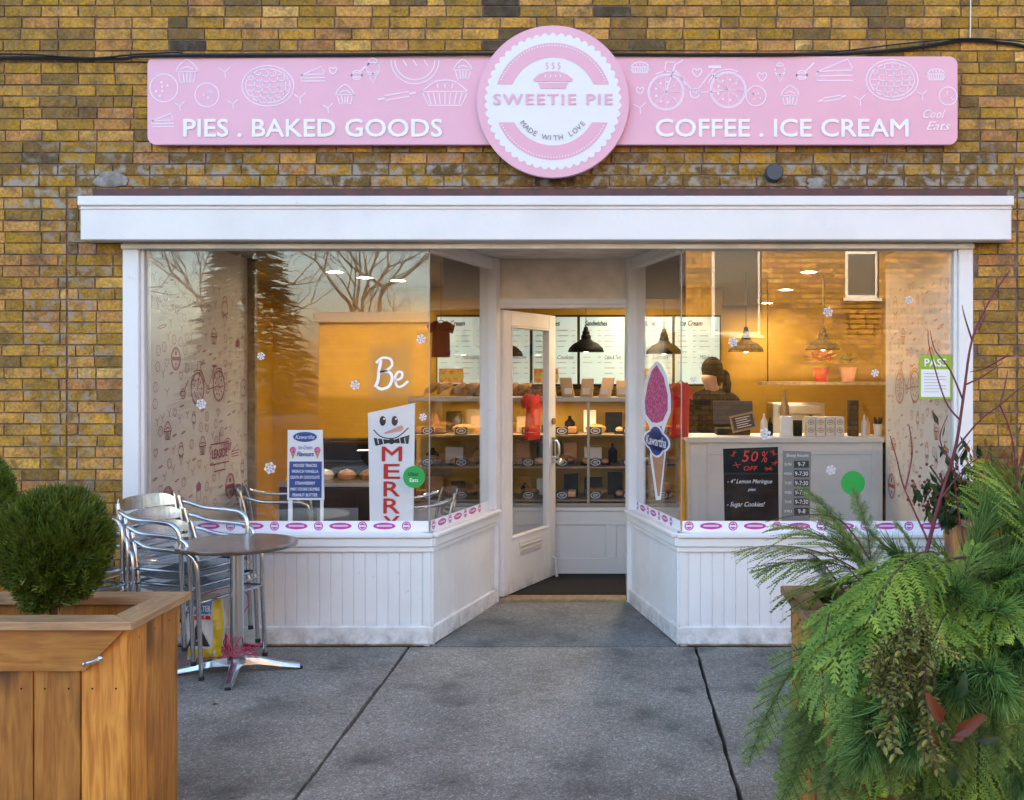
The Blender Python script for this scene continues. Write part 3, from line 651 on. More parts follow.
# ---- door leaf, standing open inwards
DH = Vector((-.795, 1.135)); DD = Vector((math.cos(rad(68.5)), math.sin(rad(68.5)))); DF = DH + DD*.862
dr = holder('door', shop)
def dl(mb, t0, t1, o0, o1, z0, z1): mb.obox(tuple(DH), tuple(DF), o0, o1, z0, z1, None, t0, t1)
b = MB(); dl(b,0,.115,-.022,.022,.052,2.05); dl(b,.747,.862,-.022,.022,.052,2.05); dl(b,.115,.747,-.0215,.0215,1.945,2.05); dl(b,.115,.747,-.0215,.0215,.052,.43)
b.build('leaf', M['white'], dr, bevel=.003)
b = MB(); dl(b,.115,.13,-.026,.026,.431,1.944); dl(b,.732,.747,-.026,.026,.431,1.944); dl(b,.13,.732,-.026,.026,.431,.446); dl(b,.13,.732,-.026,.026,1.929,1.944); b.build('bead', M['white'], dr, bevel=.003)
b = MB(); dl(b,.13,.732,-.003,.003,.446,1.929); b.build('glass', M['doorglass'], dr)
b = MB(); dl(b,.24,.60,.022,.028,.30,.395); dl(b,.25,.59,.028,.034,.325,.345); dl(b,.25,.59,.028,.036,.36,.372); b.build('mail_slot', M['ceram'], dr, bevel=.002)
def dpt(t, o, z): n = Vector((DD.y, -DD.x)); q = DH + DD*t + n*o; return Vector((q.x, q.y, z))
b = MB(); dl(b,.79,.835,.022,.028,.95,1.12); b.build('lock_plate', M['steel'], dr, bevel=.002)
b = MB(); b.tube([dpt(.812,.03,1.09), dpt(.812,.062,1.085), dpt(.812,.075,1.06), dpt(.812,.075,.99), dpt(.812,.062,.965), dpt(.812,.03,.96)], .009, 8); b.tube([dpt(.812,.022,.93), dpt(.812,.07,.93)], .012, 10); b.ball(dpt(.812,.085,.93), .026)
b.build('handle', M['steel'], dr, smooth=True)
b = MB(); b.tube([dpt(.812,.02,1.24), dpt(.812,.036,1.24)], .026, 14); b.build('deadbolt', M['brass'], dr, smooth=True)
b = MB(); b.tube([dpt(.80,.025,.20), dpt(.80,.05,.19), dpt(.80,.06,.06)], .007, 8); b.ball(dpt(.80,.06,.06), .012); b.build('door_stop', M['ceram'], dr, smooth=True)
for z in (.25, 1.05, 1.85):
    b = MB(); b.tube([(DH.x-.012, DH.y-.02, z), (DH.x-.012, DH.y-.02, z+.09)], .009, 8); b.build('hinge', M['white'], dr)
# ---- interior
ins = holder('interior', shop)
IY = 4.4; CH = 2.47
b = MB(); b.box(-3.6,3.6,1.15,7.4,-.05,.035); b.prism([(-2.9,.07),(-1.17,.07),(-.93,1.15),(-2.9,1.15)],-.05,.035); b.prism([(.47,.07),(2.1,.07),(2.1,1.15),(.21,1.15)],-.05,.035); b.build('floor', M['floorin'], ins)
b = MB(); b.box(-3.6,3.6,.06,7.4,CH,CH+.12); b.build('ceiling', M['ceil'], ins)
b = MB(); b.box(-3.6,1.08,IY,IY+.15,.04,CH-.001); b.box(.95,1.08,IY+.15,7.2,.04,CH-.001); b.box(.95,3.4,7.2,7.35,.04,CH-.001); b.box(-3.6,-3.45,1.76,IY,.04,CH-.001); b.box(3.4,3.55,1.5,7.2,.04,CH-.001); b.build('back_wall', M['ochre'], ins)
# inside closure between window heads and ceiling
b = MB(); b.box(-2.9,-.88,.255,.27,2.40,CH-.001); b.box(.16,2.11,.255,.27,2.40,CH-.001); b.box(-1.2,.45,1.16,1.18,2.13,CH-.001); b.build('bulkhead_panel', M['ceil'], ins)
for sgn, x0, x1, ye in ((-1,-2.93,-2.762,1.76), (1,1.985,2.13,1.52)):
    b = MB(); b.box(x0,x1,.07,ye,.04,CH-.001); pw = b.build('partition', M['wallwhite'], ins)
    b = MB(); b.box(x0-(.7 if sgn<0 else -.145), x0-.0 if sgn<0 else 3.5, ye-.1, ye, .04, CH-.001); b.build('return_wall', M['ochre'], ins)
    if sgn < 0: b = MB(); b.box(x1-.0+.001,x1+.055,ye-.05,ye+.0,.04,CH-.001); b.build('corner_post', M['tan'], ins)
    pl = Plane((x1 if sgn < 0 else x0, 0, 0), (0, 1, 0) if sgn < 0 else (0,-1,0), (0,0,1))
    k = Ink(pl, .002); rr = random.Random(5+sgn); s = 1 if sgn < 0 else -1; ww = .0065
    spots = []
    hero = [(.42,1.70,.055,d_stamp),(.70,1.30,.05,d_cone),(.95,1.52,.11,d_bike),(.55,1.50,.05,d_whisk),(.5,1.10,.06,d_cone),(.30,1.25,.05,d_cupcake),(.85,1.12,.055,d_cupcake),(1.25,2.05,.09,d_cone),(1.3,1.1,.06,d_pie),(.78,.83,.055,d_fries),(1.45,1.05,.055,d_slice),(1.35,.80,.07,d_stamp),(.3,.85,.06,d_lattice),(1.62,1.5,.05,d_cookie),(1.6,.9,.06,d_cone),(.22,1.9,.05,d_pin),(1.05,1.86,.05,d_cupcake),(1.5,1.8,.06,d_fries)]
    for (u, v, r, fn) in hero:
        if sgn > 0 and u > 1.4: continue
        fn(k, s*u, v, r*1.25, ww); spots.append((u, v, r))
    for _ in range(700):
        u, v = rr.uniform(.1, ye-.08), rr.uniform(.7, 2.2)
        if all(math.dist((u, v), q[:2]) > q[2]*1.3+.035 for q in spots):
            rr.choice([d_leaf, d_heart, d_cookie, d_leaf, d_pin])(k, s*u, v, .03, .0045); spots.append((u, v, .03))
    k.build('line_drawing', M['crimson'] if sgn < 0 else M['orangeink'], pw)
    if sgn < 0:
        k2 = Ink(pl, .003); k2.line([(.98,.98),(1.32,.98),(1.32,1.12),(.98,1.12)], .010, True); k2.line([(1.15,1.12),(1.15,1.2)], .01); k2.line([(1.05,.98),(1.05,.93),(1.25,.93),(1.25,.98)], .01)
        k2.build('street_sign_drawing', M['crimson'], pw)
        text(pl, 'LEASIDE', 1.15, 1.05, h=.06, w=.28, n=.003, m=M['crimson'], parent=pw, name='wall_lettering', bold=.02)
# ceiling fixtures
def dly(py): return (CH-CZ)*F/(VY-py)+CY
DL = [(X(335,dly(271)),dly(271)),(X(398,3.5),3.5),(X(365,3.2),3.2),(X(652,dly(272)),dly(272)),(X(648,3.6),3.6),(X(809,dly(271)),dly(271)),(X(786,dly(289)),dly(289)),(X(767,6.6),6.6),(2.9,3.0),(.2,2.2)]
loc_word = ['near the mural wall','over the freezer','over the left end of the display case','inside the slanted glass','deep behind the slanted glass','closest to the right window pane','middle of the right row','farthest of the right row','in the far right corner','just inside the door']
for i, (x, y) in enumerate(DL):
    t = thing('ceiling_downlight', 'round recessed warm downlight '+loc_word[i], 'ceiling light', (x,y,CH-.001), 'recessed ceiling downlights')
    b = MB(); b.lathe([(.085,0),(.085,-.008),(.066,-.010),(.064,0)], (x,y,CH-.001), 24); b.build('trim_ring', M['ceram'], t, smooth=True)
    b = MB(); b.lathe([(.0001,-.004),(.062,-.004)], (x,y,CH-.001), 20); b.build('lens', M['bulbw'], t)
    ld = bpy.data.lights.new('downlight_beam', 'AREA'); ld.shape = 'DISK'; ld.size = .12; ld.energy = (.9 if x < -.6 else 2.3); ld.color = (1,.76,.45)
    lo = bpy.data.objects.new('downlight_beam', ld); COL.objects.link(lo); lo.parent = t; lo.location = (0,0,-.02)
def pendant_proto():
    t = thing('pendant_lamp', 'x', 'pendant lamp', (0,0,0), 'black bell pendant lamps')
    b = MB(); pr = [(.150,0),(.151,.004),(.140,.035),(.105,.070),(.060,.090),(.040,.110),(.042,.13),(.030,.15),(.032,.165),(.020,.185),(.018,.205),(.007,.215)]
    b.lathe(pr + [], (0,0,0), 32); b.s = 0
    sh = b.build('lamp_shade', M['pend'], t, smooth=True)
    b = MB(); b.tube([(0,0,.21),(0,0,.6)], .0035, 6); b.build('cord', M['cable'], t)
    b = MB(); b.ball((0,0,.025), .032, 12); b.build('bulb', M['bulb'], t, smooth=True)
    return t
pp = pendant_proto()
PD = [(586,352,2.6,'seen through the open doorway'),(664,354,2.6,'just behind the slanted right glass'),(746,352,2.7,'behind the corner of the right window'),(823,350,2.9,'above the cups at the right of the counter'),(505,356,2.6,'left of the others, seen through the door glass')]
for i, (px, py, y, wd) in enumerate(PD):
    o = pp if i == 0 else copy_tree(pp)
    z = Z(py, y); o.location = (X(px, y), y, z); o['label'] = 'black bell pendant lamp ' + wd
    for c in o.children:
        if c.name.startswith('cord'):
            c.scale = (1,1,1)
            me = c.data.copy(); c.data = me
            for v in me.vertices:
                if v.co.z > .4: v.co.z = CH - z
    ld = bpy.data.lights.new('pendant_light', 'SPOT'); ld.energy = 3.2; ld.color = (1,.76,.45); ld.shadow_soft_size = .03; ld.spot_size = rad(150); ld.spot_blend = .6
    lo = bpy.data.objects.new('pendant_light', ld); COL.objects.link(lo); lo.parent = o; lo.location = (0,0,-.02)
def rbox(name, lbl, cat, x, y, z, w_, d_, h_, m, grp=None, bev=.004):
    b = MB(); b.box(x-w_/2,x+w_/2,y-d_/2,y+d_/2,z,z+h_); return tag(b.build(name, m, None, bevel=bev, seg=2), lbl, cat, grp)
def bottle(x, y, z, r, h_, m, lb, grp=None, name='bottle', cat='bottle'):
    b = MB(); b.lathe([(r*.95,0),(r,.01),(r,h_*.6),(r*.45,h_*.78),(r*.32,h_*.82),(r*.32,h_*.97),(.0001,h_)], (x,y,z), 18); return tag(b.build(name, m, None, smooth=True), lb, cat, grp)
# ================================================================== signs on the facade
sb = thing('shop_sign', 'long pink signboard reading pies, baked goods, coffee and ice cream', 'sign', (-.36,0,3.2))
SY = -.062
k = Ink(Plane((0,-.03,0),(1,0,0),(0,0,1)), .03)
def sx_(px): return X(px, SY)
def sz_(py): return Z(py, SY)
x0, x1, z0, z1, q = sx_(148), sx_(957), sz_(144), sz_(57), .045
P = []
for cx, cy, a in ((x1-q, z0+q, -90), (x1-q, z1-q, 0), (x0+q, z1-q, 90), (x0+q, z0+q, 180)):
    for i in range(7): t = rad(a+15*i); P.append((cx+q*math.cos(t), cy+q*math.sin(t)))
b = MB(); n = len(P)
b.add([(x,SY,z) for x,z in P]+[(x,-.025,z) for x,z in P], [tuple(range(n)), tuple(reversed(range(n,2*n)))]+[(i,(i+1)%n,n+(i+1)%n,n+i) for i in range(n)])
brd = b.build('board', M['pink'], sb, bevel=.003)
b = MB()
for x in (-2.3,-1.2,.5,1.6): b.box(x-.02,x+.02,-.025,.004,z0+.05,z1-.05)
b.build('batten', M['steel'], sb)
spl = Plane((0,SY,0),(1,0,0),(0,0,1)); k = Ink(spl, .0018); px_ = 1/171.6; lw = .0068
for fn, px, py, r in ((d_cookie,164,88,14),(d_cupcake,187,72,13),(d_cookie,207,95,12),(d_lattice,268,86,26),(d_slice,313,74,12),(d_cone,373,70,13),(d_cupcake,345,95,11),(d_pin,397,94,19),(d_lattice,415,66,23),
      (d_pie,445,94,23),(d_cupcake,463,70,11),(d_slice,163,120,11),(d_whisk,360,72,9),(d_bike,697,90,23),(d_heart,697,72,5),(d_cookie,756,96,10),(d_cupcake,790,96,11),(d_cone,780,72,10),(d_slice,835,70,18),
      (d_pin,832,97,14),(d_lattice,892,80,26),(d_pie,640,68,10),(d_leaf,640,108,6),(d_heart,762,76,5),(d_leaf,225,72,6),(d_leaf,300,98,6),(d_heart,333,70,4),(d_leaf,328,108,5),(d_whisk,805,72,9),(d_pie,936,75,10),(d_cookie,948,96,9),(d_leaf,180,106,5),
      (d_leaf,860,100,6),(d_heart,745,118,0.1),(d_leaf,233,104,5),(d_heart,640,90,4),(d_leaf,922,95,5)):
    if fn is d_lattice and px == 415:   # bowl whose rim is cut by the board edge
        k.ring(sx_(px), sz_(60), 24*px_, lw, a0=180, a1=360, n=16); k.ring(sx_(px), sz_(60), 20*px_, lw, a0=180, a1=360, n=16)
        for i in (-12,-2,9): k.line([(sx_(px+i), sz_(60)), (sx_(px+i+4), sz_(66))], lw)
        continue
    fn(k, sx_(px), sz_(py), r*px_, lw)
k.build('line_drawing', M['inkpw'], brd)
k = Ink(spl, .0022); d_stamp(k, sx_(936), sz_(122), .0001, .0001)
a_ = [text(spl, 'PIES . BAKED GOODS', (sx_(184)+sx_(442))/2, sz_(128), h=17.5*px_, w=258*px_, n=.004, m=M['inkw'], parent=brd, bold=.018),
      text(spl, 'COFFEE . ICE CREAM', (sx_(656)+sx_(908))/2, sz_(128), h=17.5*px_, w=252*px_, n=.004, m=M['inkw'], parent=brd, bold=.018)]
join(a_, 'lettering')
a_ = [text(spl, 'Cool', sx_(934), sz_(114), h=.05, w=.13, n=.004, m=M['inkw'], parent=brd, shear=.4), text(spl, 'Eats', sx_(938), sz_(126), h=.05, w=.14, n=.004, m=M['inkw'], parent=brd, shear=.4)]
join(a_, 'script_lettering')
# round sign
DY = -.105; C0 = (X(553,DY), Z(101.5,DY)); RD = 75.5/S(DY)
rs = thing('round_sign', 'round pink and white signboard with a pie reading sweetie pie', 'sign', (C0[0],0,C0[1]))
b = MB(); n = 96
cir = [(C0[0]+RD*math.cos(2*math.pi*i/n), C0[1]+RD*math.sin(2*math.pi*i/n)) for i in range(n)]
b.add([(x,DY,z) for x,z in cir]+[(x,SY-.008,z) for x,z in cir], [tuple(range(n)), tuple(reversed(range(n,2*n)))]+[(i,(i+1)%n,n+(i+1)%n,n+i) for i in range(n)])
rb = b.build('disc_board', M['pink'], rs, bevel=.003)
b = MB(); b.box(C0[0]-.1,C0[0]+.1,SY-.0075,SY-.0005,C0[1]-.12,C0[1]+.12); b.build('spacer', M['steel'], rs)
dp = Plane((C0[0],DY,C0[1]),(1,0,0),(0,0,1)); u1 = 1/S(DY)
k = Ink(dp, .0015); m_ = 50; pts = []
for i in range(m_*6):
    a = 2*math.pi*i/(m_*6); r = (65.5 + 3.2*abs(math.sin(a*m_/2)))*u1; pts.append((r*math.cos(a), r*math.sin(a)))
k.poly(pts); k.build('lace', M['disc'], rb)
k = Ink(dp, .003)
def band(k, r0, r1, a0, a1, n=40):
    o = [(r1*math.cos(rad(a0+(a1-a0)*i/n)), r1*math.sin(rad(a0+(a1-a0)*i/n))) for i in range(n+1)]
    i_ = [(r0*math.cos(rad(a0+(a1-a0)*i/n)), r0*math.sin(rad(a0+(a1-a0)*i/n))) for i in range(n+1)]
    k.mb.add([k.pl.p(*p, k.n) for p in o+i_], [(i, i+1, n+2+i, n+1+i) for i in range(n)])
# pink arcs cut off by the horizontal white band
def cutband(k, r0, r1, y0, up):
    s = 1 if up else -1; nn = 60; o, i_ = [], []
    a1 = math.degrees(math.asin(y0/r1)); a0 = math.degrees(math.asin(y0/r0))
    for j in range(nn+1):
        t = j/nn; ao = rad(a1+(180-2*a1)*t); ai = rad(a0+(180-2*a0)*t)
        o.append((r1*math.cos(ao), s*r1*math.sin(ao))); i_.append((r0*math.cos(ai), s*r0*math.sin(ai)))
    k.mb.add([k.pl.p(*p, k.n) for p in o+i_], [(j, j+1, nn+2+j, nn+1+j) for j in range(nn)])
cutband(k, 44*u1, 58.5*u1, 17*u1, True); cutband(k, 44*u1, 58.5*u1, 21*u1, False); k.build('arch_bands', M['pinkink'], rb)
k = Ink(dp, .0045)
for a in range(22, 159, 3): k.disc(56*u1*math.cos(rad(a)), 56*u1*math.sin(rad(a)), .8*u1, 6)
for a in range(205, 336, 3): k.disc(56*u1*math.cos(rad(a)), 56*u1*math.sin(rad(a)), .8*u1, 6)
k.build('dots', M['disc'], rb)
k = Ink(dp, .0045); v0 = 18*u1
k.poly([(-20*u1,v0+4*u1),(-14*u1,v0+9*u1),(-6*u1,v0+12*u1),(6*u1,v0+12*u1),(14*u1,v0+9*u1),(20*u1,v0+4*u1),(19*u1,v0+2*u1),(-19*u1,v0+2*u1)])
k.poly([(-15*u1,v0+.6*u1),(15*u1,v0+.6*u1),(12.5*u1,v0-5*u1),(-12.5*u1,v0-5*u1)])
for i in (-6,0,6): k.curve([(i*u1-1*u1,v0+14*u1),(i*u1+1.2*u1,v0+16.5*u1),(i*u1-1*u1,v0+19*u1),(i*u1+1*u1,v0+21*u1)], 1.1*u1)
k.build('pie_emblem', M['pinkink'], rb)
k = Ink(dp, .0055)
for i in (-7,-2.5,2.5,7): k.line([(i*u1, v0+8.5*u1), (i*1.15*u1, v0+6*u1)], 1.1*u1)
k.build('crust_cuts', M['disc'], rb)
text(dp, 'SWEETIE PIE', 0, 2*u1, h=10.5*u1, w=119*u1, n=.005, m=M['pinkink'], parent=rb, bold=.022, space=1.2)
ms = 'MADE WITH LOVE'; a_ = []
for i, ch in enumerate(ms):
    if ch == ' ': continue
    a = rad(218 + (322-218)*i/(len(ms)-1)); a_.append(text(dp, ch, 37.5*u1*math.cos(a), 37.5*u1*math.sin(a)+1*u1, h=5*u1, n=.005, m=M['grey_ink'], parent=rb, ang=a+math.pi/2, bold=.01))
join(a_, 'small_lettering')
# cables and wall bits
def cable(name, lbl, pts, r, m=None, grp=None):
    b = MB(); b.tube(smooth_path(pts, 8), r, 6); return tag(b.build(name, m or M['cable'], None, smooth=True), lbl, 'cable', grp)
yy = -.02
def wp(px, py, y=-.02): return (X(px, y), y, Z(py, y))
cable('wall_cable', 'thick black cable sagging across the brick above the pink sign', [wp(-300,50), wp(-60,57), wp(40,58), wp(120,59,-.03), wp(148,56,-.075), wp(300,55.5,-.07), wp(500,54,-.08), wp(700,55,-.07), wp(800,54.5,-.07), wp(860,53,-.04), wp(920,47), wp(965,40.5), wp(1010,44), wp(1060,50), wp(1300,62)], .010)
cable('wall_cable', 'thin black cable looping just above the thick one', [wp(-300,46), wp(-40,53), wp(30,54.5,-.03), wp(90,58,-.03), wp(140,54,-.05), wp(180,52.5,-.05), wp(210,54,-.06), wp(500,53,-.05), wp(640,54,-.05), wp(760,53.5,-.05), wp(830,52,-.045), wp(900,44,-.03), wp(965,38.5,-.03), wp(1024,42,-.03), wp(1080,53,-.02), wp(1300,70)], .005)
cable('wall_cable', 'thin pale wire dropping down the brick to the black cables at right', [wp(970,40,-.012), wp(970.5,20,-.012), wp(971,-60,-.012)], .004, M['ceram'])
sx0, sz0 = X(773), Z(174)
b = MB(); b.lathe([(.0001,-.07),(.045,-.07),(.052,-.06),(.052,-.002)], (0,0,0), 28)
b.v = [(sx0+x, z, sz0+y) for x, y, z in b.v]
tag(b.build('wall_vent', mat('slate_blue_plastic', (.045,.06,.075), .5), None, smooth=True), 'small round slate grey cover on the brick under the sign', 'wall vent')
# ================================================================== stickers and signs in the windows
def plane_of(Lp):    # outer face of the pane, u along the line
    a, c = Vector((*Lp[0], 0)), Vector((*Lp[1], 0)); d = (c-a).normalized(); nn = Vector((d.y, -d.x, 0)); P_ = Plane(a+nn*.004, d, (0,0,1)); P_.L = (c-a).length; return P_
PLf, PLs, PRs, PRf = plane_of(LL1), plane_of(LL2), plane_of(RL1), plane_of(RL2)
def strip(pl, lbl, u0, u1):
    t = thing('sticker_strip', lbl, 'sticker', pl.p((u0+u1)/2, .676), 'white and magenta sticker strips along the window bottoms')
    k = Ink(pl, .001); k.rect(u0, u1, .675, .735); k.build('backing', M['inkw'], t)
    k = Ink(pl, .002); k2 = Ink(pl, .003); u = u0+.04; i = 0
    while u < u1-.03:
        if i % 2 == 0: k.disc(u, .705, .027, 18); k2.ring(u, .705, .019, .003, n=14); k2.rect(u-.02, u+.02, .7, .71)
        elif u+.06 < u1: k.disc(u, .705, .066, 28, .020); k2.line([(u-.045,.709),(u+.045,.709)], .0035); k2.line([(u-.045,.703),(u+.045,.703)], .003); 
        u += .130; i += 1
    k.build('badge', M['magenta'], t); k2.build('badge_print', M['inkw'], t)
strip(PLf, 'magenta badge sticker strip along the bottom of the large left pane', .06, PLf.L-.005)
strip(PLs, 'magenta badge sticker strip on the slanted glass left of the door', .01, PLs.L-.09)
strip(PRs, 'magenta badge sticker strip on the slanted glass right of the door', .09, PRs.L-.01)
strip(PRf, 'magenta badge sticker strip along the bottom of the large right pane', .005, PRf.L-.1)
def front_uv(px, py):
    return px, py
# snowflakes
def flake(px, py, rpx, lbl):
    pl = PLf if px < 427 else PRf; x, z = X(px, .03), Z(py, .03); u = x - pl.O.x
    k = Ink(pl, .0012); r = rpx/168
    for i in range(6):
        a = rad(60*i+15); k.line([(u, z), (u+r*math.cos(a), z+r*math.sin(a))], r*.28)
        for s_ in (.5,):
            for d in (-.6, .6): k.line([(u+r*s_*math.cos(a), z+r*s_*math.sin(a)), (u+r*.85*math.cos(a+d*.6), z+r*.85*math.sin(a+d*.6))], r*.18)
    tag(k.build('snowflake_sticker', M['inkw']), lbl, 'sticker', 'white snowflake window stickers')
for a in ((261,356,4,'small white snowflake sticker on the dark glass above the flavour sign'),(201,404,5,'white snowflake sticker in front of the wallpaper drawings'),(270,468,6,'white snowflake sticker just left of the blue flavour sign'),(355,385,5,'white snowflake sticker left of the word Be'),
          (421,339,5,'white snowflake sticker above right of the word Be'),(423,417,4,'white snowflake sticker between snowman sign and glass corner'),(733,342,5,'white snowflake sticker beside the corner pendant lamp'),(693,380,4,'white snowflake sticker near the corner of the right bay'),
          (765,434,6,'white snowflake sticker over the counter edge above the chalkboard'),(828,312,5,'white snowflake sticker between pendant lamp and upper window reflection'),(909,300,4,'white snowflake sticker highest on the right wall paper'),(875,373,4,'white snowflake sticker left of the pass notice'),(831,470,5,'white snowflake sticker above left of the green round sticker')): flake(*a)
# "Be"
k = Ink(PLf, .0012); wu = 1/168.5; ox, oz = X(388,.03)-PLf.O.x, Z(374,.03)
def c_(pts, w_): k.curve([(ox+a*wu, oz+b_*wu) for a, b_ in pts], w_*wu, n=7)
c_([(-7,14),(-9,4),(-10,-6),(-13,-13)], 3.0); c_([(-12,11),(-6,16),(2,15),(4,9),(-1,4),(-8,2)], 2.4); c_([(-8,2),(1,2),(4,-4),(1,-12),(-6,-15),(-11,-13)], 2.8)
c_([(6,-7),(13,-4),(14,1),(10,2),(7,-4),(9,-12),(14,-12),(20,-7)], 2.4)
tag(k.build('window_lettering', M['inkw']), 'white script window lettering reading Be above the snowman sign', 'window lettering')
# green round stickers
for pl, px, py, r, lb in ((PLf,414,477,11,'green round delivery sticker beside the MERRY snowman sign'),(PRf,853,483,12,'green round sticker right of the shop hours board')):
    u, v = X(px,.03)-pl.O.x, Z(py,.03); t = thing('round_sticker', lb, 'sticker', pl.p(u,v)); k = Ink(pl, .0016); k.disc(u, v, r/168, 32); k.build('disc', M['green'], t)
    if px < 500:
        text(pl, 'Uber', u-.003, v+.018, h=.022, n=.003, m=M['ink'], parent=t, bold=.01); text(pl, 'Eats', u, v-.018, h=.022, n=.003, m=M['inkw'], parent=t, bold=.01, name='lower_lettering')
# cone decal on slanted right glass. door-side end is u=0
t = thing('cone_decal', 'large pink ice cream cone decal with blue oval logo on slanted glass', 'decal', PRs.p(.35, 1.0))
def su(px, py):   # pixel to the u,z of the slanted right pane
    d = PRs.U; O = PRs.O; # solve (O+d*u).x/(y-CY)*F+VX=px
    a = (px-VX)/F; u = (a*(O.y-CY)-O.x)/(d.x-a*d.y); y = O.y+d.y*u; return u, Z(py, y)
out = [(657,361),(650,368),(645,382),(642,402),(643,416),(649,425),(653,440),(650,455),(656,500),(661,500),(666,452),(662,440),(666,425),(671,412),(671,395),(667,375),(662,365)]
k = Ink(PRs, .0012); k.poly([su(*p) for p in out]); k.build('white_border', M['inkw'], t)
inn = [(657,365),(652,371),(648,384),(645,402),(646,414),(652,422),(657,423),(663,421),(668,410),(668,394),(664,377)]
k = Ink(PRs, .0022); k.poly([su(*p) for p in inn]); k.build('ice_cream', M['strawb'], t)
k = Ink(PRs, .0022); k.poly([su(*p) for p in ((653,426),(662,426),(665,450),(660,496),(658,496),(652,452))]); k.build('cone', M['waffle'], t)
c0 = su(656.5,441); k = Ink(PRs, .0032); k2 = Ink(PRs, .0042); q_ = .085
k.disc(c0[0], c0[1], .31, 28, .072); k.disc(c0[0], c0[1], .20, 28, .105); k.build('logo_border', M['inkw'], t)
k2.disc(c0[0], c0[1], .275, 28, .060); k2.disc(c0[0], c0[1], .17, 28, .092); k2.build('logo', M['blue'], t)
text(PRs, 'Kawartha', c0[0], c0[1], h=.06, w=.46, n=.006, m=M['inkw'], parent=t, shear=.25, bold=.01)
# PASS notice
u0, u1_, v0, v1 = X(919,.03)-PRf.O.x, X(952,.03)-PRf.O.x, Z(399,.03), Z(355,.03)
t = thing('pass_notice', 'green and white inspection notice reading pass on right window', 'notice', PRf.p(u0, v0))
k = Ink(PRf, .0012); k.rect(u0,u1_,v0,v1); k.build('green_card', M['lime'], t); k = Ink(PRf, .0022); k.rect(u0+.012,u1_-.012,v0+.012,v1-.085); k.build('white_panel', M['paper'], t)
k = Ink(PRf, .0032)
for i in range(7): k.line([(u0+.03, v1-.11-i*.018), (u0+.03+(.13 if i%3 else .09), v1-.11-i*.018)], .003)
k.build('small_print', M['grey_ink'], t); text(PRf, 'PASS', (u0+u1_)/2, v1-.045, h=.045, w=.13, n=.003, m=M['inkw'], parent=t, bold=.02)
# inside signs standing on platforms
def vplane(px0, py1, y, tilt=0.):   # plane facing the camera at depth y, origin at pixel
    return Plane((X(px0,y), y, Z(py1,y)), (math.cos(tilt),math.sin(tilt),0), (0,0,1))
def slab(pl, pts, th, m, name, parent):
    b = MB(); n = len(pts); b.add([pl.p(u,v,0) for u,v in pts]+[pl.p(u,v,-th) for u,v in pts], [tuple(range(n)), tuple(reversed(range(n,2*n)))]+[(i,(i+1)%n,n+(i+1)%n,n+i) for i in range(n)]); return b.build(name, m, parent)
# snowman MERRY sign: leaning board
Y1 = .14; s1 = 1/S(Y1); pl = Plane((X(391,Y1), Y1, .656), (1,0,0), (0,.03,1)); zz = lambda py: Z(py,Y1)-.656
t = thing('snowman_sign', 'tall white snowman board with carrot nose reading MERRY in red', 'sign', pl.p(0,0))
slab(pl, [(-21*s1,0),(22*s1,0),(23*s1,zz(403)),(-24*s1,zz(413))], .018, M['paper'], 'board', t)
k = Ink(pl, .0015); 
for ex in (-9, 3): k.disc(ex*s1, zz(421), 3.2*s1, 14, 5*s1)
k.curve([(-18*s1,zz(430)),(-10*s1,zz(437)),(4*s1,zz(438)),(17*s1,zz(428))], 1.1*s1)
k.poly([(-18*s1,zz(438)),(-16*s1,zz(446)),(-2*s1,zz(443)),(-2*s1,zz(440))]); k.poly([(18*s1,zz(435)),(17*s1,zz(444)),(2*s1,zz(443)),(2*s1,zz(440))]); k.disc(0,zz(441.5),3*s1,10)
k.build('face_paint', M['ink'], t)
k = Ink(pl, .0025); k.disc(-7.6*s1, zz(419), 1*s1, 8); k.disc(4.4*s1, zz(419), 1*s1, 8)
for i in (-14,-9,8,13): k.line([(i*s1,zz(438)),((i+1)*s1,zz(444))], .8*s1)
k.build('highlights', M['paper'], t)
k = Ink(pl, .002); k.poly([(-8*s1,zz(433)),(10*s1,zz(425)),(12*s1,zz(428)),(10*s1,zz(431)),(-6*s1,zz(434))]); k.build('carrot_nose', M['peach'], t)
a_ = [text(pl, ch, 0.5*s1, zz(py), h=14.5*s1, w=(20 if ch=='M' else 16)*s1, n=.003, m=M['redink'], parent=t, bold=.012) for ch, py in zip('MERRY', (454,471.5,489,506,523.5))]
# last letter is cut by the foot of the board
for o in a_[4:]:
    bm = bmesh.new(); bm.from_mesh(o.data); wl = wloc(t); bmesh.ops.bisect_plane(bm, geom=bm.verts[:]+bm.edges[:]+bm.faces[:], plane_co=(0,0,.664-wl.z), plane_no=(0,0,1), clear_inner=True); bm.to_mesh(o.data); bm.free()
join(a_, 'lettering')
# flavour sign
Y1 = .16; pl = Plane((X(287,Y1), Y1, .656), (1,0,0), (0,.02,1)); s1 = 1/S(Y1); zz = lambda py: Z(py,Y1)-.656
t = thing('flavour_sign', 'white and blue ice cream flavour poster on a stand in the left window', 'sign', pl.p(0,0))
slab(pl, [(0,zz(500)),(37*s1,zz(500)),(35*s1,zz(430)),(0,zz(430))], .008, M['paper'], 'board', t)
slab(pl, [(1*s1,zz(524)+.0),(5*s1,zz(524)),(5*s1,zz(500.3)),(1*s1,zz(500.3))], .012, M['paper'], 'stand_leg', t); slab(pl, [(33*s1,zz(524)),(36*s1,zz(524)),(36*s1,zz(500.3)),(33*s1,zz(500.3))], .012, M['paper'], 'stand_leg', t)
k = Ink(pl, .0015); k.rect(2*s1,34.5*s1,zz(498),zz(461.5)); k.disc(17.5*s1,zz(437),12*s1,28,5*s1); k.build('blue_print', M['blue'], t)
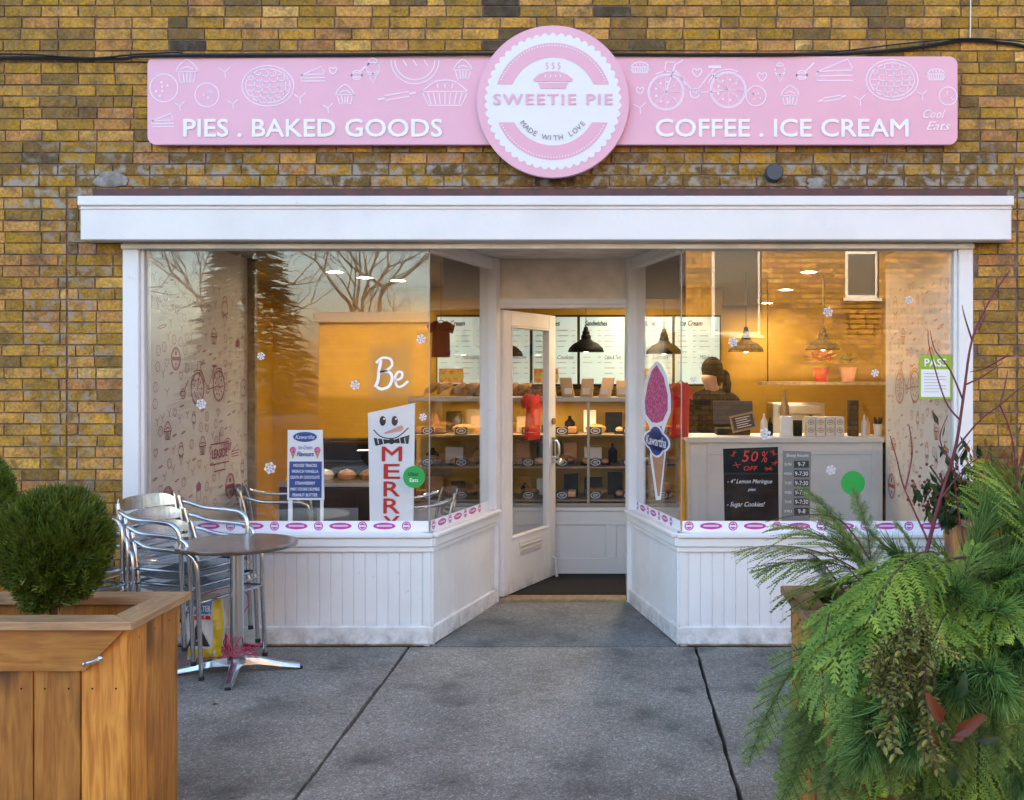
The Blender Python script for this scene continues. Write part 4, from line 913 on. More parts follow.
a_ = [text(pl, 'Kawartha', 17.5*s1, zz(437), h=4*s1, w=19*s1, n=.003, m=M['inkw'], parent=t, shear=.3)]
for i, tx in enumerate(('MOOSE TRACKS','FRENCH VANILLA','DEATH BY CHOCOLATE','STRAWBERRY','MINT COOKIE CRUMBLE','PEANUT BUTTER')):
    a_.append(text(pl, tx, 18*s1, zz(465.5+i*5.9), h=3.0*s1, w=min(29,4+len(tx)*1.6)*s1, n=.003, m=M['inkw'], parent=t, bold=.012))
join(a_, 'white_lettering')
a_ = [text(pl, 'Ice Cream', 18*s1, zz(447.5), h=4*s1, w=14*s1, n=.003, m=M['blue'], parent=t, shear=.3), text(pl, 'Flavours', 18*s1, zz(454), h=4.5*s1, w=17*s1, n=.003, m=M['blue'], parent=t, shear=.3, bold=.02)]
join(a_, 'blue_lettering')
for nm, mm, f in (('cone_picture', M['waffle'], 0), ('scoop_picture', M['strawb'], 1)):
    k = Ink(pl, .0016+f*.001)
    for cx in (5.5, 30): 
        if f: k.disc(cx*s1, zz(450), 3.2*s1, 12)
        else: k.poly([((cx-2.6)*s1,zz(452)),(cx*s1,zz(459)),((cx+2.6)*s1,zz(452))])
    k.build(nm, mm, t)
# chalkboard 50% off
Y1 = .13; pl = Plane((X(724,Y1), Y1, .656), (1,0,0), (0,.04,1)); s1 = 1/S(Y1); zz = lambda py: Z(py,Y1)-.656
t = thing('sale_chalkboard', 'black chalkboard with red 50% off writing in the right window', 'chalkboard', pl.p(0,0))
slab(pl, [(1*s1,0),(55*s1,0),(54.5*s1,zz(447)),(-.5*s1,zz(449))], .012, M['slate'], 'board', t)
a_ = [text(pl, '5', 22*s1, zz(456.5), h=11*s1, w=7*s1, n=.002, m=M['redchalk'], parent=t, shear=.2, bold=-.004), text(pl, '0', 31*s1, zz(456.5), h=10*s1, w=7*s1, n=.002, m=M['redchalk'], parent=t, shear=.2), text(pl, '%', 41*s1, zz(457), h=11*s1, w=7*s1, n=.002, m=M['redchalk'], parent=t, shear=.3), text(pl, 'OFF', 27*s1, zz(468.5), h=4.5*s1, w=14*s1, n=.002, m=M['redchalk'], parent=t, shear=.2)]
join(a_, 'red_lettering')
k = Ink(pl, .002); rr = random.Random(3)
for cx, cy in ((10,454),(13,465),(45,469),(52,463),(50,453)):
    for a in range(3): q = rr.uniform(0, 3.1); k.line([((cx-4*math.cos(q))*s1, zz(cy)-3*math.sin(q)*s1), ((cx+4*math.cos(q))*s1, zz(cy)+3*math.sin(q)*s1)], .5*s1)
k.build('red_bows', M['redchalk'], t)
a_ = [text(pl, '- 4" Lemon Meringue', 26*s1, zz(482), h=5.5*s1, w=45*s1, n=.002, m=M['chalk'], parent=t, shear=.35), text(pl, 'pies', 28*s1, zz(490), h=4*s1, n=.002, m=M['chalk'], parent=t, shear=.35), text(pl, '- Sugar Cookies!', 22*s1, zz(505), h=6*s1, w=38*s1, n=.002, m=M['chalk'], parent=t, shear=.35)]
join(a_, 'white_lettering')
# shop hours board
pl = Plane((X(783,Y1), Y1+.01, .656), (1,0,0), (0,.03,1)); 
t = thing('hours_board', 'narrow grey shop hours board with black time plates in right window', 'sign', pl.p(0,0))
slab(pl, [(-1*s1,0),(27*s1,0),(29*s1,zz(452)),(1*s1,zz(451))], .012, M['greyboard'], 'board', t)
k = Ink(pl, .0015)
for i in range(6): k.rect(11.5*s1, 26.5*s1, zz(468+i*9.4), zz(461+i*9.4))
k.build('time_plates', M['ink'], t)
a_ = [text(pl, 'Shop hours', 15*s1, zz(456), h=4*s1, w=22*s1, n=.003, m=M['chalk'], parent=t, bold=.01)]
for i, (d, h_) in enumerate((('SUN','9-7'),('MON','9-7:30'),('TUES','9-7:30'),('WED','9-7:30'),('THUR','9-7:30'),('FRI','9-8'))):
    a_.append(text(pl, d, 5.5*s1, zz(464.5+i*9.4), h=2.6*s1, w=7*s1, n=.003, m=M['chalk'], parent=t)); a_.append(text(pl, h_, 19*s1, zz(464.5+i*9.4), h=4.2*s1, w=min(13,2.4*len(h_))*s1, n=.003, m=M['chalk'], parent=t, bold=.01))
join(a_, 'lettering')

# ================================================================== inside the shop
# display case
CX0, CX1, CYY = -1.62, .50, 2.05
dc = thing('display_case', 'long glass bakery display case on a white panelled base', 'display case', ((CX0+CX1)/2, 2.4, .035))
b = MB(); b.box(CX0,CX1,CYY,CYY+.62,.036,.53); b.box(CX0,CX1,CYY-.012,CYY-.001,.036,.16)
n = 4
for i in range(n+1): b.box(CX0+(CX1-CX0)*i/n-.04, CX0+(CX1-CX0)*i/n+.04, CYY-.012, CYY-.001, .161, .419)
b.box(CX0,CX1,CYY-.012,CYY-.001,.42,.53); b.box(CX0-.01,CX1+.01,CYY-.03,CYY+.63,.531,.56); b.build('base', M['counter'], dc, bevel=.003)
b = MB(); b.box(CX0,CX1,CYY,CYY+.03,.561,.59); b.box(CX0,CX1,CYY-.005,CYY+.03,1.385,1.42); b.box(CX0,CX1,CYY+.56,CYY+.57,1.38,1.40)
for x in (CX0, CX0+.70, CX0+1.40, CX1-.025): b.box(x,x+.022,CYY,CYY+.022,.591,1.384)
b.build('metal_frame', M['case'], dc, bevel=.002)
b = MB(); b.box(CX0,CX1,CYY+.5,CYY+.55,.561,1.395); b.build('back_panel', M['ochre'], dc)
b = MB(); b.box(CX0,CX1,CYY+.004,CYY+.010,.592,1.384); b.build('front_glass', M['caseglass'], dc)
for z in (.60, .86, 1.11, 1.40):
    b = MB(); b.box(CX0+.02,CX1-.02,CYY+.035,CYY+.49,z,z+.014); b.build('shelf', M['tan'] if z < 1.3 else M['steel'], dc)
ld = bpy.data.lights.new('case_light', 'AREA'); ld.shape = 'RECTANGLE'; ld.size = 2; ld.size_y = .05; ld.energy = 2.6; ld.color = (1,.74,.38)
lo = bpy.data.objects.new('case_light', ld); COL.objects.link(lo); lo.parent = dc; lo.location = Vector(((CX0+CX1)/2, CYY+.10, 1.37)) - dc.location
rr = random.Random(21)
def pie(x, y, z, r, lb):
    t = thing('pie', lb, 'pie', (x,y,z), 'pies on the display case shelves')
    b = MB(); b.lathe([(r*.75,0),(r,.035),(r*1.03,.037)], (x,y,z), 20); b.build('tin', M['steel'], t, smooth=True)
    b = MB(); b.lathe([(r*1.0,.036),(r*1.0,.05),(r*.9,.055),(r*.6,.068),(.0001,.075)], (x,y,z), 20); b.build('crust', M['crust'], t, smooth=True)
def pastry_tray(x, y, z, kind, lb):
    t = thing('pastry_tray', lb, 'tray', (x,y,z), 'trays of pastries in the display case')
    b = MB(); b.box(x-.12,x+.12,y-.1,y+.1,z,z+.008); b.build('tray', M['matte'], t)
    for i in range(3):
        for j in range(2):
            b = MB(); cx, cy = x-.075+i*.075, y-.045+j*.09
            if kind: b.ball((cx,cy,z+.03), .032, 10, rr.random(), 1,1,.7)
            else: b.box(cx-.03,cx+.03,cy-.03,cy+.03,z+.009,z+.05, rr.random())
            o = b.build('pastry', M['cake'], t, smooth=bool(kind))
colw = ['far left end','second place from the left','third place from the left','middle','fifth place','sixth place','seventh place','right end']
for zi, (z, sh) in enumerate(((.614,'bottom shelf'),(.874,'middle shelf'),(1.124,'upper shelf'))):
    for i in range(8):
        x = CX0+.14+i*.265
        if (i+zi) % 2: pie(x, CYY+.22, z+.001, rr.uniform(.075,.1), f'golden pie in a tin on the {sh}, {colw[i]}')
        else: pastry_tray(x, CYY+.22, z+.001, (i//2+zi) % 2, f'steel tray of small pastries on the {sh}, {colw[i]}')
        t = thing('price_tag', f'small black price tag with white oval on the {sh}, {colw[i]}', 'price tag', (x,CYY+.06,z), 'price tags in the display case')
        pl = Plane((x, CYY+.055, z+.001), (1,0,0), (0,.25,1)); slab(pl, [(-.05,0),(.05,0),(.05,.06),(-.05,.06)], .004, M['ink'], 'card', t)
        k = Ink(pl, .001); k.ring(0,.03,.036,.005,.022,n=18); k.line([(-.02,.034),(.02,.034)], .005); k.line([(-.018,.024),(.018,.024)], .004); k.build('print', M['chalk'], t)
for zi, (z, sh) in enumerate(((.614,'bottom shelf'),(.874,'middle shelf'),(1.124,'upper shelf'))):
    for i in range(11):
        x = CX0+.13+i*.185+rr.uniform(-.02,.02); h_ = rr.uniform(.09,.19); q = rr.random(); y = CYY+.40; w_ = rr.uniform(.05,.075)
        lb = ('carton','jar')[q < .4]+f' standing at the back of the {sh}, '+['first','second','third','fourth','fifth','sixth','seventh','eighth','ninth','tenth','last'][i]+' from the left'
        if q < .4: bottle(x, y, z+.001, w_*.7, h_, rr.choice([M['ceram'],M['crust'],M['terra'],M['matte']]), lb, 'jars at the back of the case', 'biscuit_jar', 'jar')
        else: rbox('carton', lb, 'box', x, y, z+.001, w_*2, .08, h_, rr.choice([M['kraft'],M['ceram'],M['matte'],M['cake'],M['matte']]), 'cartons at the back of the case', .003)
for i in range(7):    # kraft bags on top of the case
    x = CX0+1.10+i*.145; ww_ = .05; h_ = rr.uniform(.13,.17); y = CYY+.2
    t = thing('kraft_bag', 'brown paper bag with white label on top of the case, '+['first','second','third','fourth','fifth','sixth','last'][i]+' from the left', 'paper bag', (x,y,1.415), 'paper bags lined up on top of the display case')
    ln = rr.uniform(-.03,.04)
    b = MB(); b.hexa([(x-ww_,y-.03,1.415),(x+ww_,y-.03,1.415),(x+ww_,y+.04,1.415),(x-ww_,y+.04,1.415),(x-ww_+ln,y-.005,1.415+h_),(x+ww_+ln,y-.005,1.415+h_),(x+ww_+ln,y+.012,1.415+h_),(x-ww_+ln,y+.012,1.415+h_)], rr.random()); b.build('bag', M['kraft'], t, bevel=.004)
    b = MB(); b.box(x-.03,x+.03,y-.030,y-.0285,1.44,1.49); b.build('label', M['ceram'], t)
for i in range(8):    # croissants heap at the left part of the case top
    x = CX0+.16+i*.105; z = 1.415+.035; pts = [(x-.06,CYY+.15,z-.01),(x-.03,CYY+.11,z+.015+.02*(i%2)),(x,CYY+.10,z+.03+.02*(i%2)),(x+.035,CYY+.12,z+.06),(x+.055,CYY+.16,z+.075)]
    b = MB(); b.tube(smooth_path(pts,3), [.008+.022*math.sin(math.pi*j/12) for j in range(13)], 8)
    tag(b.build('croissant', M['crust'], None, smooth=True), 'golden curved croissant on the case top, number '+['one','two','three','four','five','six','seven','eight'][i]+' from the left', 'croissant', 'croissants on top of the display case')
# counter
CT = 1.135
ct = thing('service_counter', 'long pale grey panelled service counter behind the right window', 'counter', (1.25,1.8,.035))
b = MB(); b.box(.555,1.98,1.60,2.1,.036,CT-.04); b.box(.53,1.983,1.56,2.12,CT-.039,CT)
for x0_, x1_ in ((.56,.68),(1.9,1.98)): b.box(x0_,x1_,1.588,1.599,.036,CT-.04)
b.box(.681,1.899,1.588,1.599,CT-.13,CT-.04); b.box(.681,1.899,1.588,1.599,.036,.16); b.build('cabinet', M['counter'], ct, bevel=.003)
def cyy(px, y=1.75): return X(px, y)
yv = 1.75
t = thing('chalk_sign', 'small wood framed chalk sign leaning on the counter', 'sign', (cyy(744),yv,CT)); pl = Plane((cyy(733),yv,CT+.02), (math.cos(-.22),0,math.sin(.22)), (-math.sin(.22),.1,math.cos(.22)))
slab(pl, [(0,0),(.19,0),(.19,.13),(0,.13)], .015, M['tan'], 'frame', t); k = Ink(pl,.0015); k.rect(.015,.175,.015,.115); k.build('slate', M['ink'], t)
k = Ink(pl,.003)
for i in range(5): k.line([(.04,.1-i*.017),(.15-(i%2)*.02,.1-i*.017)], .005)
k.build('writing', M['chalk'], t)
t = thing('cash_register', 'dark cash register screen behind the chalk sign', 'cash register', (cyy(735),1.95,CT))
b = MB(); b.box(cyy(718),cyy(752),1.85,2.05,CT,CT+.05); b.box(cyy(732),cyy(738),1.93,1.96,CT+.051,CT+.1); b.build('base', M['matte'], t, bevel=.004); b = MB(); b.hexa([(cyy(716),1.90,CT+.08),(cyy(756),1.90,CT+.08),(cyy(756),1.93,CT+.08),(cyy(716),1.93,CT+.08),(cyy(716),1.95,CT+.26),(cyy(756),1.95,CT+.26),(cyy(756),1.98,CT+.26),(cyy(716),1.98,CT+.26)]); b.build('screen', M['black'], t, bevel=.004)
bottle(cyy(764),yv,CT,.028,.17,M['ceram'],'pale pump bottle right of the chalk sign'); bottle(cyy(771),1.8,CT,.022,.14,M['matte'],'short dark bottle beside the pale pump bottle')
rbox('napkin_holder','white napkin holder standing on the counter','napkin holder',cyy(786),yv,CT,.085,.09,.15,M['paper']); bottle(cyy(787),1.86,CT,.035,.36,mat('amber_bottle',(.35,.2,.06),.2),'tall amber bottle behind the napkin holder')
rbox('dark_box','small black box with two round labels left of the cup boxes','box',cyy(797.5),yv,CT,.06,.06,.12,M['matte'])
for i in range(4):
    x = cyy(810+i*9.6)
    t = thing('tea_box', 'cream box with two oval labels, '+['first','second','third','last'][i]+' from the left on the counter', 'box', (x,yv,CT), 'cream boxes with oval labels on the counter')
    b = MB(); b.box(x-.033,x+.033,yv-.04,yv+.06,CT,CT+.145); b.build('carton', M['ceram'], t, bevel=.002)
    k = Ink(Plane((x,yv-.04,CT),(1,0,0),(0,0,1)), .001)
    for v in (.045,.105): k.ring(0,v,.022,.005,.017,n=16); k.disc(0,v,.012,12,.006)
    k.build('label', M['crust'], t)
rbox('dark_box','tall black box standing right of the cream boxes','box',cyy(853),yv,CT,.07,.08,.27,M['matte'])
bottle(cyy(864),yv,CT,.022,.16,M['ceram'],'pale squeeze bottle near the end of the counter'); bottle(cyy(869),1.8,CT,.018,.14,M['peach'],'peach squeeze bottle near the end of the counter')
t = thing('straw_cup', 'white cup full of dark stirrers at the right end of the counter', 'cup', (cyy(878),yv,CT))
b = MB(); b.lathe([(.028,0),(.036,.09),(.033,.088),(.0001,.01)], (cyy(878),yv,CT), 18); b.build('cup', M['ceram'], t, smooth=True)
b = MB()
for i in range(16): a = i*2.4; b.tube([(cyy(878)+.012*math.cos(a),yv+.012*math.sin(a),CT+.02),(cyy(878)+.03*math.cos(a),yv+.03*math.sin(a),CT+.125+.02*rr.random())], .0035, 5)
b.build('stirrers', M['matte'], t)
# menu boards on the back wall
my = 4.0; heads = [('Ice Cream','Milkshakes'),('Savoury Pies','Quiche'),('Sweet Pies','Cookies'),('Sandwiches','Cakes & Tarts'),('Coffee & Tea','Lattes')]
t = thing('menu_board', 'row of pale teal menu panels in black frames over the back of the shop', 'menu board', (-.55,my,1.5))
wM = .46
for i in range(6):
    x0_ = -1.72 + i*wM; z0_, z1_ = Z(384,my), Z(317,my)
    b = MB(); b.box(x0_-.012,x0_+wM-.014,my,my+.03,z0_-.02,z1_+.02); b.build('frame', M['matte'], t)
    b = MB(); b.box(x0_,x0_+wM-.026,my-.008,my-.0005,z0_,z1_); pn = b.build('panel', M['menu'], t)
    pl = Plane((x0_,my-.008,z0_),(1,0,0),(0,0,1)); h_ = heads[i % 5]; k = Ink(pl,.002); Wd, Hd = wM-.026, z1_-z0_
    for c in range(2):
        for j in range(9):
            if c == 1 and 4 <= j <= 5: continue
            if c == 0 and j > 6: continue
            v = Hd-.13-j*.052; u = .03+c*.21; k.line([(u,v),(u+rr.uniform(.06,.11),v)], .010); k.line([(u+.145,v),(u+.175,v)], .010)
    k.build('small_print', M['grey_ink'], pn)
    a_ = [text(pl, h_[0], Wd*.36, Hd-.06, h=.05, w=.22, n=.003, m=M['ink'], parent=pn, shear=.3, bold=.02), text(pl, h_[1], Wd*.74, Hd*.40, h=.04, w=.16, n=.003, m=M['ink'], parent=pn, shear=.3)]; join(a_, 'heading')
    if i in (0,2,4):
        k = Ink(pl,.003); k.rect(.015,.25,.012,.15); k.build('food_photo', M['crust'], pn)
        k = Ink(pl,.004)
        for q in range(5): k.disc(.05+q*.045,.07+.02*(q%2),.028,12)
        k.build('food_photo_pies', mat('pastry_print',(.35,.33,.06),.6), pn)
# shelves on the back wall
for z, zz_ in ((1.05,'lower'),(1.42,'upper')):
    t = thing('wall_shelf', f'{zz_} wooden wall shelf behind the display case', 'shelf', (-.3,4.25,z)); b = MB(); b.box(-1.6,.7,4.10,4.39,z,z+.03); b.build('board', M['tan'], t); b = MB(); [b.box(x,x+.03,4.15,4.39,z-.12,z-.001) for x in (-1.4,-.5,.5)]; b.build('brackets', M['matte'], t)
    for i in range(12):
        x = -1.5+i*.185; h_ = rr.uniform(.12,.22); t2 = bottle(x,4.22,z+.031,.045,h_,rr.choice([M['kraft'],M['ceram'],M['terra'],M['matte'],M['crust']]), f'jar on the {zz_} wall shelf behind the case, '+['first','second','third','fourth','fifth','sixth','seventh','eighth','ninth','tenth','eleventh','last'][i]+' from the left', 'jars along the '+zz_+' wall shelf', 'storage_jar', 'jar')
# high shelf with poinsettia, red pot, peach cup on the right
hs = thing('plant_shelf', 'small wooden plant shelf high on the right rear wall', 'shelf', (1.95,3.6,1.5)); b = MB(); b.box(1.35,2.75,3.45,3.72,1.50,1.53); b.build('board', M['tan'], hs); b = MB(); [b.tube([(x,3.58,1.531),(x,3.58,CH-.001)], .006, 6) for x in (1.42,2.68)]; b.build('bracket', M['matte'], hs)
def leafy(b, c, n_, r, s_, rd):
    for _ in range(n_):
        d = Vector((rd.gauss(0,1), rd.gauss(0,1), abs(rd.gauss(0,.7)))).normalized(); p = Vector(c)+d*r*rd.uniform(.4,1); a = d.cross(Vector((0,0,1))); a = a.normalized() if a.length > .01 else Vector((1,0,0)); a *= s_*.4
        q = d*s_; b.add([p, p+q*.5+a, p+q, p+q*.5-a], [(0,1,2,3)], rd.random())
M['redleaf'] = leaf_mat('poinsettia_leaf', (.55,.02,.01), (.75,.08,.02))
for nm, px, mm, fm, lb in (('poinsettia',821,M['terra'],M['redleaf'],'red poinsettia in a red pot on the high plant shelf'),('potted_plant',848,M['peach'],M['thuja'],'peach pot with green leaves on the high plant shelf')):
    x = X(px,3.58); t = thing(nm, lb, 'plant', (x,3.58,1.531)); b = MB(); b.lathe([(.055,0),(.08,.13),(.07,.125),(.0001,.1)], (x,3.58,1.531), 18); b.build('pot', mm, t, smooth=True)
    b = MB(); leafy(b, (x,3.58,1.70), 70, .13 if nm == 'poinsettia' else .05, .07, rr); b.build('leaves', fm, t)
# tall narrow appliance + frames for depth on the right
t = thing('coffee_machine', 'black and steel coffee machine on the rear bench', 'coffee machine', (1.75,3.9,.95)); b = MB(); b.box(1.5,2.0,3.8,4.2,1.0,1.32); b.box(1.55,1.95,3.72,3.8,1.22,1.31); b.build('body', M['steel'], t, bevel=.01, seg=2); b = MB(); b.box(1.52,1.98,3.71,3.79,1.0,1.03); b.build('drip_tray', M['matte'], t); b = MB(); [b.tube([(x,3.74,1.215),(x,3.74,1.16),(x,3.66,1.15)], .012, 8) for x in (1.65,1.85)]; b.build('group_handle', M['black'], t)
rbk = thing('rear_bench', 'dark rear work bench along the ochre back wall', 'bench', (1.9,4.05,.035)); b = MB(); b.box(.9,3.2,3.7,4.38,.04,.96); b.build('cabinet', M['matte'], rbk); b = MB(); b.box(.88,3.22,3.68,4.385,.961,.995); b.build('worktop', M['tan'], rbk)
# ice-cream freezer in the left window
fz = thing('ice_cream_freezer', 'black ice cream dipping freezer with curved glass top behind the left window', 'freezer', (-2.2,2.3,.035))
fx0, fx1, fy = -2.62, -1.66, 2.0
b = MB(); b.box(fx0,fx1,fy,fy+.6,.04,.72); b.build('cabinet', M['black'], fz, bevel=.012, seg=2); b = MB(); b.box(fx0-.01,fx1+.01,fy-.015,fy+.61,.722,.76); b.build('steel_rim', M['steel'], fz, bevel=.004)
b = MB(); pr = [(fy-.0,.761),(fy-.01,.86),(fy+.05,.97),(fy+.18,1.04),(fy+.4,1.06)]
b.add([(fx0,y,z) for y,z in pr]+[(fx1,y,z) for y,z in pr], [(i,i+1,6+i,5+i) for i in range(4)]); b.build('curved_glass', M['caseglass'], fz, smooth=True)
b = MB(); b.box(fx0,fx1,fy+.401,fy+.6,.761,1.07); b.build('rear_hood', M['matte'], fz, bevel=.01); b = MB(); b.box(fx0+.3,fx0+.62,fy-.006,fy-.001,.38,.56); b.build('front_screen', M['grey_ink'], fz)
for i in range(5):
    x = fx0+.13+i*.175; b = MB(); b.lathe([(.07,0),(.075,.04),(.05,.07),(.0001,.085)], (x,fy+.2,.762), 16); o = b.build('ice_cream_tub', [M['strawb'],M['ceram'],M['cake'],M['crust'],M['menu']][i], None, smooth=True); tag(o, 'round tub of '+['pink','vanilla','brown','caramel','mint green'][i]+' ice cream in the freezer', 'ice cream tub')
# shirts
def shirt(x, y, z, s_, m, lb, rot=0.):
    t = thing('hanging_shirt', lb, 'shirt', (x,y,z)); o2 = [(-.10,.30),(-.24,.22),(-.20,.10),(-.14,.13),(-.15,-.34),(.15,-.34),(.14,.13),(.20,.10),(.24,.22),(.10,.30),(.04,.27),(-.04,.27)]
    pl = Plane((x,y,z),(math.cos(rot),math.sin(rot),0),(0,0,1)); b = MB(); n = len(o2)
    def pp_(u,v,d): return pl.p(u*s_, v*s_, d + .012*math.sin(u*40+v*6))
    b.add([pp_(u,v,.018) for u,v in o2]+[pp_(u,v,-.018) for u,v in o2], [tuple(range(n)), tuple(reversed(range(n,2*n)))]+[(i,(i+1)%n,n+(i+1)%n,n+i) for i in range(n)])
    b.build('cloth', m, t, bevel=.006, seg=2); b = MB(); b.tube([pl.p(-.12*s_,.27*s_,0), pl.p(0,.33*s_,0), pl.p(.12*s_,.27*s_,0)], .004, 6); b.tube([pl.p(0,.33*s_,0), pl.p(0,.33*s_+.05,0)], .003, 6); b.build('hanger', M['matte'], t)
shirt(X(533,1.95),1.95,Z(415,1.95),.54,M['shirt'],'bright red t-shirt hanging inside, seen through the door glass',1.1)
shirt(X(681,1.5),1.5,Z(408,1.5),.62,M['shirt'],'bright red t-shirt hanging behind the ice cream cone decal',1.0)
shirt(X(441,1.9),1.9,Z(338,1.9),.42,M['shirt2'],'small maroon t-shirt hanging high beside the left menu panel',.3)
for px, y, z in ((533,1.95,Z(415,1.95)+.54*.33+.05),(681,1.5,Z(408,1.5)+.62*.33+.05),(441,1.9,Z(338,1.9)+.42*.33+.05)):
    b = MB(); b.tube([(X(px,y),y,z),(X(px,y),y,CH-.001)], .002, 5); tag(b.build('hanging_line', M['cable']), {533:'thin line holding the red shirt by the door',681:'thin line holding the red shirt behind the cone decal',441:'thin line holding the small maroon shirt'}[px], 'line')
b = MB(); b.box(-.805,.08,1.245,2.0,.036,.048); tag(b.build('doormat', M['mat'], None, bevel=.003), 'black ribbed doormat just inside the open door', 'doormat')
# ---- person behind the counter
def skinned(name, verts, edges, radii, m, parent, root=0, sub=2):
    me = bpy.data.meshes.new(name); me.from_pydata([tuple(v) for v in verts], edges, []); o = bpy.data.objects.new(name, me); COL.objects.link(o); o.parent = parent
    md = o.modifiers.new('Skin', 'SKIN'); md.use_smooth_shade = True
    for i, r in enumerate(radii): me.skin_vertices[0].data[i].radius = (r, r) if not isinstance(r, tuple) else r; me.skin_vertices[0].data[i].use_root = (i == root)
    s = o.modifiers.new('Subdivision', 'SUBSURF'); s.levels = s.render_levels = sub
    me.materials.append(m); return o
px0, py0 = .80, 2.35
pe = thing('person', 'person in black turned away behind the counter with dark tied hair', 'person', (px0,py0,.035))
V = [(0,0,.93),(0,0,1.12),(0,.01,1.30),(0,.02,1.40),(-.01,0,1.49),(-.03,-.02,1.56),(-.04,-.03,1.63), (-.17,0,1.38),(-.21,-.02,1.12),(-.12,-.22,1.08),(-.08,-.30,1.09), (.17,.02,1.38),(.24,0,1.12),(.20,-.22,1.10),(.17,-.30,1.11),
     (-.09,0,.86),(-.10,0,.48),(-.10,.02,.06),(-.10,-.1,.03),(.09,0,.86),(.10,0,.48),(.10,.02,.06),(.10,-.1,.03)]
E = [(0,1),(1,2),(2,3),(3,4),(4,5),(5,6),(3,7),(7,8),(8,9),(9,10),(3,11),(11,12),(12,13),(13,14),(0,15),(15,16),(16,17),(17,18),(0,19),(19,20),(20,21),(21,22)]
Rr = [(.11,.09),(.10,.08),(.10,.08),(.06,.05),.045,.075,.085,.055,.042,.034,.03,.055,.042,.034,.03,.085,.055,.04,.035,.085,.055,.04,.035]
skinned('body', V, E, Rr, M['skin'], pe)
clothV = [V[i] for i in (0,1,2,3,7,8,9,11,12,13,4)]; ci = {0:0,1:1,2:2,3:3,7:4,8:5,9:6,11:7,12:8,13:9,4:10}
skinned('sweater', clothV, [(ci[a],ci[b_]) for a,b_ in E if a in ci and b_ in ci], [(.155,.125),(.145,.115),(.18,.14),(.17,.13),.10,.066,.050,.10,.066,.050,.075], M['cloth'], pe)
skinned('trousers', [V[i] for i in (0,15,16,17,19,20,21)], [(0,1),(1,2),(2,3),(0,4),(4,5),(5,6)], [(.14,.11),.10,.07,.06,.10,.07,.06], M['matte'], pe)
b = MB(); b.ball((-.01,.005,1.655), .098, 16, None, .95, 1.08, 1.1); b.ball((.03,.0,1.60), .070, 14, None, 1, 1, 1.1); b.tube(smooth_path([(.075,.0,1.63),(.11,.0,1.60),(.11,-.01,1.50),(.085,-.02,1.40)],5), [.03]*8+[.038]*5+[.02]*3, 10); o = b.build('hair', M['hair'], None, smooth=True); o.parent = pe
pe.scale = (.97,.97,.97)
# ================================================================== cafe table and chairs
TX, TY, TZ = (237-VX)/185.7, -.526, .70
tb = thing('cafe_table', 'round metal bistro table with a dull brown metal top beside the stacked chairs', 'table', (TX,TY,0))
b = MB(); b.lathe([(.0001,TZ-.012),(.29,TZ-.012),(.300,TZ-.022),(.312,TZ-.022),(.317,TZ-.012),(.316,TZ-.002),(.308,TZ),(.295,TZ-.002),(.0001,TZ-.002)], (TX,TY,0), 56); b.build('tabletop', M['table'], tb, smooth=True)
b = MB(); b.tube([(TX,TY,.06),(TX,TY,TZ-.013)], .036, 20); b.lathe([(.036,0),(.055,.01),(.055,.03),(.036,.045)], (TX,TY,.045), 20); b.build('column', M['steel'], tb, smooth=True)
b = MB(); b.box(TX-.12,TX+.12,TY-.02,TY+.02,TZ-.03,TZ-.0225); b.box(TX-.02,TX+.02,TY-.12,TY+.12,TZ-.036,TZ-.0305); b.build('top_bracket', M['matte'], tb)
for k_ in range(4):
    a = rad(12+90*k_); b = MB(); d = Vector((math.cos(a), math.sin(a), 0)); c = Vector((TX,TY,0)); s_ = Vector((-d.y, d.x, 0)); vs = []; 
    for r, h_, w_, t_ in ((.03,.085,.034,.045),(.12,.075,.030,.035),(.24,.045,.026,.025),(.33,.028,.026,.018)):
        p = c+d*r; vs += [p-s_*w_+Vector((0,0,h_-t_)), p+s_*w_+Vector((0,0,h_-t_)), p+s_*w_*.6+Vector((0,0,h_)), p-s_*w_*.6+Vector((0,0,h_))]
    b.add(vs, [(4*i+j, 4*i+(j+1)%4, 4*i+4+(j+1)%4, 4*i+4+j) for i in range(3) for j in range(4)]+[(0,1,2,3),(15,14,13,12)]); lg = b.build('foot', M['alu'], tb, bevel=.003, seg=2)
    b = MB(); p = c+d*.325; b.lathe([(.016,0),(.016,.012)], (p.x,p.y,0), 12); b.build('rubber_pad', M['rubber'], lg)
b = MB(); rr = random.Random(9); pts = []
for i in range(60):
    a = i*.62; r = .05+.035*rr.random()+(.06 if i % 9 == 4 else 0); pts.append((TX+r*math.cos(a), TY+r*math.sin(a), .10+.045*rr.random()+(.08 if i % 11 == 5 else 0)))
b.tube(smooth_path(pts, 4), .0028, 5)
pts = [(TX+.05,TY-.03,.12),(TX-.05,TY+.1,.2),(TX-.02,TY+.25,.33),(TX-.12,TY+.3,.40),(TX-.25,TY+.2,.38)]; b.tube(smooth_path(pts,6), .0028, 5)
pts = [(TX,TY-.05,.10),(TX-.2,TY+.05,.06),(TX-.38,TY+.15,.02),(TX-.5,TY+.12,.10)]; b.tube(smooth_path(pts,6), .0028, 5)
tag(b.build('tangled_wire', M['wire'], None, smooth=True), 'thin red wire tangled round the foot of the cafe table', 'wire')

